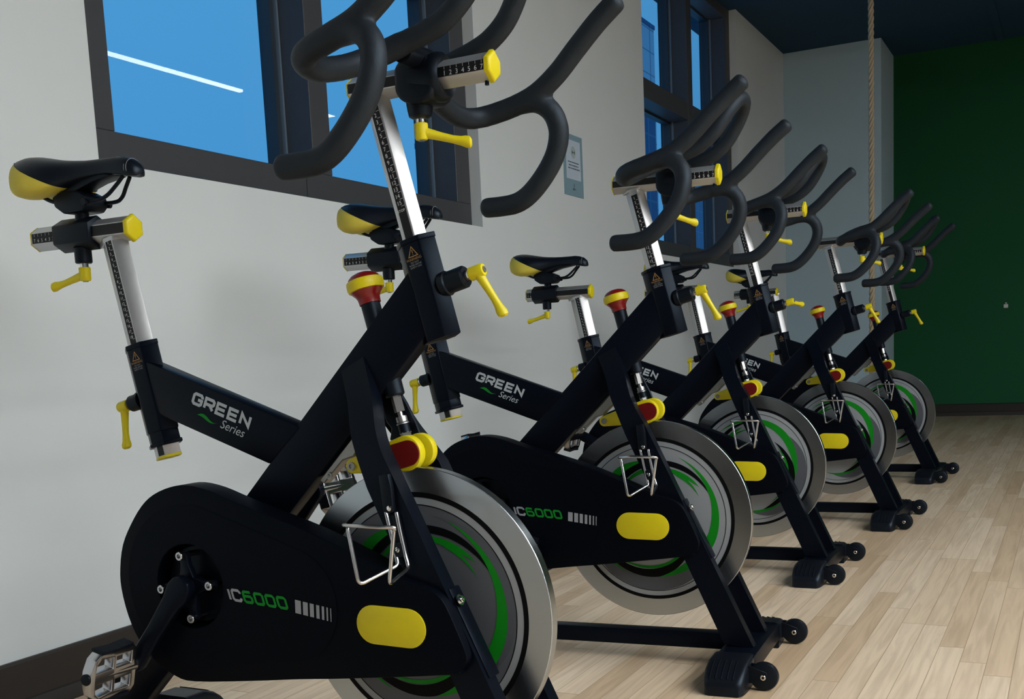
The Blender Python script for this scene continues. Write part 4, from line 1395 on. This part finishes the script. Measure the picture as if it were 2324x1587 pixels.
def make_bike(x, y, yaw, hb, cap, dz, sdx, sdz, saddle_dx, wheel_rot, dark, lever_rot, label, clamp_arm, seat_arm, crank):
    t = empty('spin_bike', (x, y, 0), yaw)
    tag(t, label, 'exercise bike', 'spin bikes in a row')
    P = lambda name, key, build, m, parent=t, loc=(0, 0, 0), smooth=35: obj(name, mesh(key, build, m, smooth), parent, loc)
    P('main_tube', 'main_tube', b_main, M['frame'])
    tt = P('top_tube', 'top_tube', b_toptube, M['frame'])
    P('brand_lettering', 'brand_lettering', b_brand, M['bright_ink'], tt, smooth=0)
    P('leaf_emblem', 'leaf_emblem', b_leaf, M['green_ink'], tt, smooth=0)
    hc = P('head_collar', 'head_collar', b_headcollar, M['frame'])
    P('warning_label', 'head_warning_label', b_headlabel, [M['gold_ink'], M['tan_ink']], hc, smooth=0)
    P('lever_hub', 'head_lever_hub', b_headhub, M['black'], hc)
    s_c = P('seat_collar', 'seat_collar', b_seatcollar, M['frame'])
    P('warning_label', 'seat_warning_label', b_seatlabel, [M['gold_ink'], M['tan_ink']], s_c, smooth=0)
    P('lever_hub', 'seat_lever_hub', b_seathub, M['black'], s_c)
    for s in (-1, 1):
        lg = P('fork_leg', 'fork_leg_%d' % s, b_leg(s), M['frame'])
        if s < 0:
            P('leg_plate', 'leg_plate', b_legplate, M['frame'], lg)
            bm_key = 'leg_bolt'
            P('leg_bolt', bm_key, lambda bm: bolt(bm, (0.1055, -0.073, 0.3835), (0.9, 0, 0.42), 0.0060, 0.0065), M['chrome'], lg)
    fs = P('front_stabilizer', 'front_stabilizer', b_stab, M['frame'])
    for s in (-1, 1):
        P('foot_cap', 'front_foot_%d' % s, foot(s, 0.168, 0.262, 0.066), M['foot'], fs)
        P('wheel_bracket', 'wheel_bracket_%d' % s, b_wbracket(s), M['black'], fs)
        wh = P('transport_wheel', 'transport_wheel_%d' % s, b_wheel(s), M['foot'])
        P('axle_bolt', 'axle_bolt_%d' % s, b_axle(s), M['chrome'], wh)
    P('base_rail', 'base_rail', b_rail, M['frame'])
    rs = P('rear_stabilizer', 'rear_stabilizer', b_rearstab, M['frame'])
    for s in (-1, 1):
        P('foot_cap', 'rear_foot_%d' % s, foot(s, -0.781, -0.684, 0.084), M['foot'], rs)
    g = P('chain_guard', 'chain_guard', b_guard, M['guard'])
    P('accent_plate', 'accent_plate', b_accent, M['yellow'], g)
    P('model_lettering', 'model_lettering', b_model, [M['grey_ink'], M['green_ink']], g, smooth=0)
    P('fading_bars', 'fading_bars', b_bars, M['grey_ink'], g, smooth=0)
    # flywheel
    fwl = obj('flywheel', mesh('flywheel_rim', b_rim, M['steel'], 30), t, (0, 0, 0.3469), (0, -wheel_rot, 0))
    P('wheel_disc', 'wheel_disc', b_disc, M['d_mid'], fwl, smooth=30)
    P('wheel_decal', 'wheel_decal_%d' % dark, b_decal(dark), [M['d_light'], M['d_dark'], M['d_mid'], M['d_black'], M['d_green']], fwl, smooth=0)
    P('wheel_hub', 'wheel_hub', b_hub, M['black'], fwl)
    # cranks and pedals
    cl = (CR[0], 0, CR[1])
    sp = P('crank_spider', 'crank_spider', b_spider, M['frame'], loc=cl)
    sp.rotation_euler = (0, -crank, 0)
    spin = Matrix.Rotation(-crank, 3, 'Y')
    for k, a in enumerate(CB):
        P('chainring_bolt', 'chainring_bolt_%d' % k, b_cbolt(a), M['polished'], sp)
    for s in (-1, 1):
        P('crank_arm', 'crank_arm_%d' % s, b_crank(s), M['frame'], loc=cl).rotation_euler = (0, -crank, 0)
        e = Vector(cl) + (spin @ ARM) * (1 if s < 0 else -1)
        pd = P('pedal', 'pedal', b_pedal, M['polished'], loc=(e.x, -0.139 if s < 0 else 0.119, e.z))
        pd.rotation_euler = (0, R(14), 0 if s < 0 else math.pi)
        P('axle_cap', 'axle_cap', b_pedalcap, M['black'], pd)
        for e_ in (-1, 1):
            P('grip_strip', 'grip_strip_%d' % e_, b_pedalgrip(e_), M['black'], pd, smooth=20)
    # handlebar group
    P('handlebar_post', 'handlebar_post_%.3f' % dz, b_headpost(dz), M['alu'])
    P('height_scale', 'head_height_scale_%.3f' % dz, b_headscale(dz), [M['scale'], M['mark']], t, smooth=0)
    hs = P('handlebar_slider', 'handlebar_slider', b_hslider, M['alu'], loc=(cap, 0, dz))
    P('end_cap', 'handlebar_front_cap', b_hcapf, M['yellow'], hs)
    P('end_cap', 'handlebar_rear_cap', b_hcapr, M['yellow'], hs)
    P('reach_scale', 'handlebar_reach_scale', b_hstrip, [M['scale'], M['mark']], hs, smooth=0)
    P('slider_screw', 'slider_screw', b_hscrew, M['black'], hs)
    cp = P('handlebar_clamp', 'handlebar_clamp', b_clamp, M['black'], loc=(hb, 0, dz))
    P('clamp_tube', 'clamp_tube', b_clampbar, M['black'], cp)
    lever(t, 'clamp_lever', (0.040 + hb, 0, 1.1135 + dz), (0, 0, -1), clamp_arm)
    P('handlebar', 'handlebar', b_bars_grip, M['rubber'], loc=(hb, 0, dz), smooth=180)
    q = on_axis(HP, AXH, 0.8560) + UH * 0.070
    lever(t, 'height_lever', q, UH, -AXH * math.cos(lever_rot) + Vector((0, 1, 0)) * math.sin(lever_rot))
    # seat group
    ddx = -0.215 * sdz + sdx
    P('seat_post', 'seat_post_%.3f' % sdz, b_seatpost(sdz), M['alu'])
    P('stub_strip', 'stub_strip', b_stubstrip, M['scale'], smooth=0)
    P('post_end_cap', 'post_end_cap', b_postcap, M['yellow'])
    P('seat_height_scale', 'seat_height_scale_%.3f' % sdz, b_seatscale(sdz), [M['scale'], M['mark']], t, smooth=0)
    ss = P('seat_slider', 'seat_slider', b_sslider, M['alu'], loc=(ddx, 0, sdz))
    P('end_cap', 'seat_front_cap', b_scapf, M['yellow'], ss)
    P('end_cap', 'seat_rear_cap', b_scapr, M['yellow'], ss)
    P('reach_scale', 'seat_reach_scale', b_sstrip, [M['scale'], M['mark']], ss, smooth=0)
    L = (saddle_dx, 0, sdz)
    P('seat_clamp', 'seat_clamp', b_sclamp, M['black'], loc=L)
    lever(t, 'seat_lever', (-0.700 + saddle_dx, 0, 0.956 + sdz), (0, 0, -1), seat_arm)
    sd = P('saddle', 'saddle', b_saddle, M['vinyl'], loc=L, smooth=60)
    P('saddle_flank', 'saddle_flank', b_flank, M['yellow_vinyl'], sd, smooth=60)
    P('saddle_piping', 'saddle_piping', b_piping, M['black'], sd)
    P('saddle_rails', 'saddle_rails', b_srails, M['black'], sd)
    P('saddle_base', 'saddle_base', b_saddlebase, M['black'], sd)
    P('nose_stitching', 'nose_stitching', b_stitch, M['tan_ink'], sd)
    q = on_axis(SP, AXS, 0.7075) - US * 0.058
    lever(t, 'seat_height_lever', q, -US, -AXS * 1.0 + Vector((0, 0.0, 0)))
    # brake
    P('knob_shaft', 'knob_shaft', b_knobshaft, M['black'])
    kn = P('resistance_knob', 'resistance_knob', b_knob, M['red'])
    P('knob_band', 'knob_band', b_knobband, M['yellow'], kn)
    br = P('brake_rod', 'brake_rod', b_brakerod, M['zinc_rod'])
    P('rod_bushing', 'rod_bushing', b_brakespring, M['black'], br)
    P('brake_plate', 'brake_plate', b_brakeplate, M['black'])
    P('brake_bracket', 'brake_bracket', b_calbracket, M['zinc'])
    ca = P('brake_caliper', 'brake_caliper_near', b_caliper(-0.0230, -0.0060, -0.0095, 0.6035, 0.0285), M['yellow'])
    P('brake_caliper', 'brake_caliper_far', b_caliper(0.0040, 0.0190, -0.0010, 0.6060, 0.0275), M['yellow'])
    P('caliper_bridge', 'caliper_bridge', b_calbridge, M['yellow'])
    P('brake_pad', 'brake_pad', b_pad, M['red_pad'], ca)
    P('pivot_pin', 'pivot_pin', b_calpin, M['zinc'], ca)
    # bottle cage
    cg = P('bottle_cage', 'bottle_cage_wire', b_cagewire, M['wire'])
    P('cage_bracket', 'cage_bracket', b_cagebracket, M['black'], cg)
    for k_, (x_, z_) in enumerate(((0.0040, 0.5265), (0.0145, 0.4625))):
        P('cage_bolt', 'cage_bolt_%d' % k_, b_cagebolt(x_, z_), M['chrome'], cg)
    return t

#        x       y      yaw       hb     cap    dz     sdx    sdz    sad   wheel  dark lever
BIKES = [
    (-0.938, 1.542, R(-0.711), 0.000, 0.000, 0.000, 0.000, 0.000, 0.000, R(4), 1, R(8), 'large black and yellow spin bike at the front of the row below the front window', (0.9, 0.45, 0), (-1, -0.15, 0), 0),
    (-0.897, 2.554, R(3.240), 0.017, 0.003, -0.039, 0.000, 0.003, 0.010, R(0), 0, R(6), 'second black and yellow spin bike in the row, handlebar before the poster', (0.7, 0.9, 0), (-1, 0.1, 0), R(92)),
    (-0.948, 3.700, R(0.780), 0.017, 0.006, -0.007, 0.000, -0.050, -0.028, R(70), 0, R(80), 'middle black and yellow spin bike, handlebar before the far window edge', (0.9, 0.5, 0), (-1, 0, 0), R(-78)),
    (-0.878, 4.804, R(-1.124), 0.059, 0.007, -0.027, -0.020, -0.016, 0.000, R(66), 0, R(8), 'fourth black and yellow spin bike, handlebar before the blue-grey column', (0.9, 0.5, 0), (-1, 0, 0), R(60)),
    (-0.888, 6.320, R(-2.658), 0.017, 0.006, 0.015, -0.023, 0.020, -0.055, R(75), 0, R(10), 'last and smallest-looking black and yellow spin bike at the green wall end', (0.9, 0.5, 0), (-1, 0, 0), R(30)),
]
for b in BIKES: make_bike(*b)
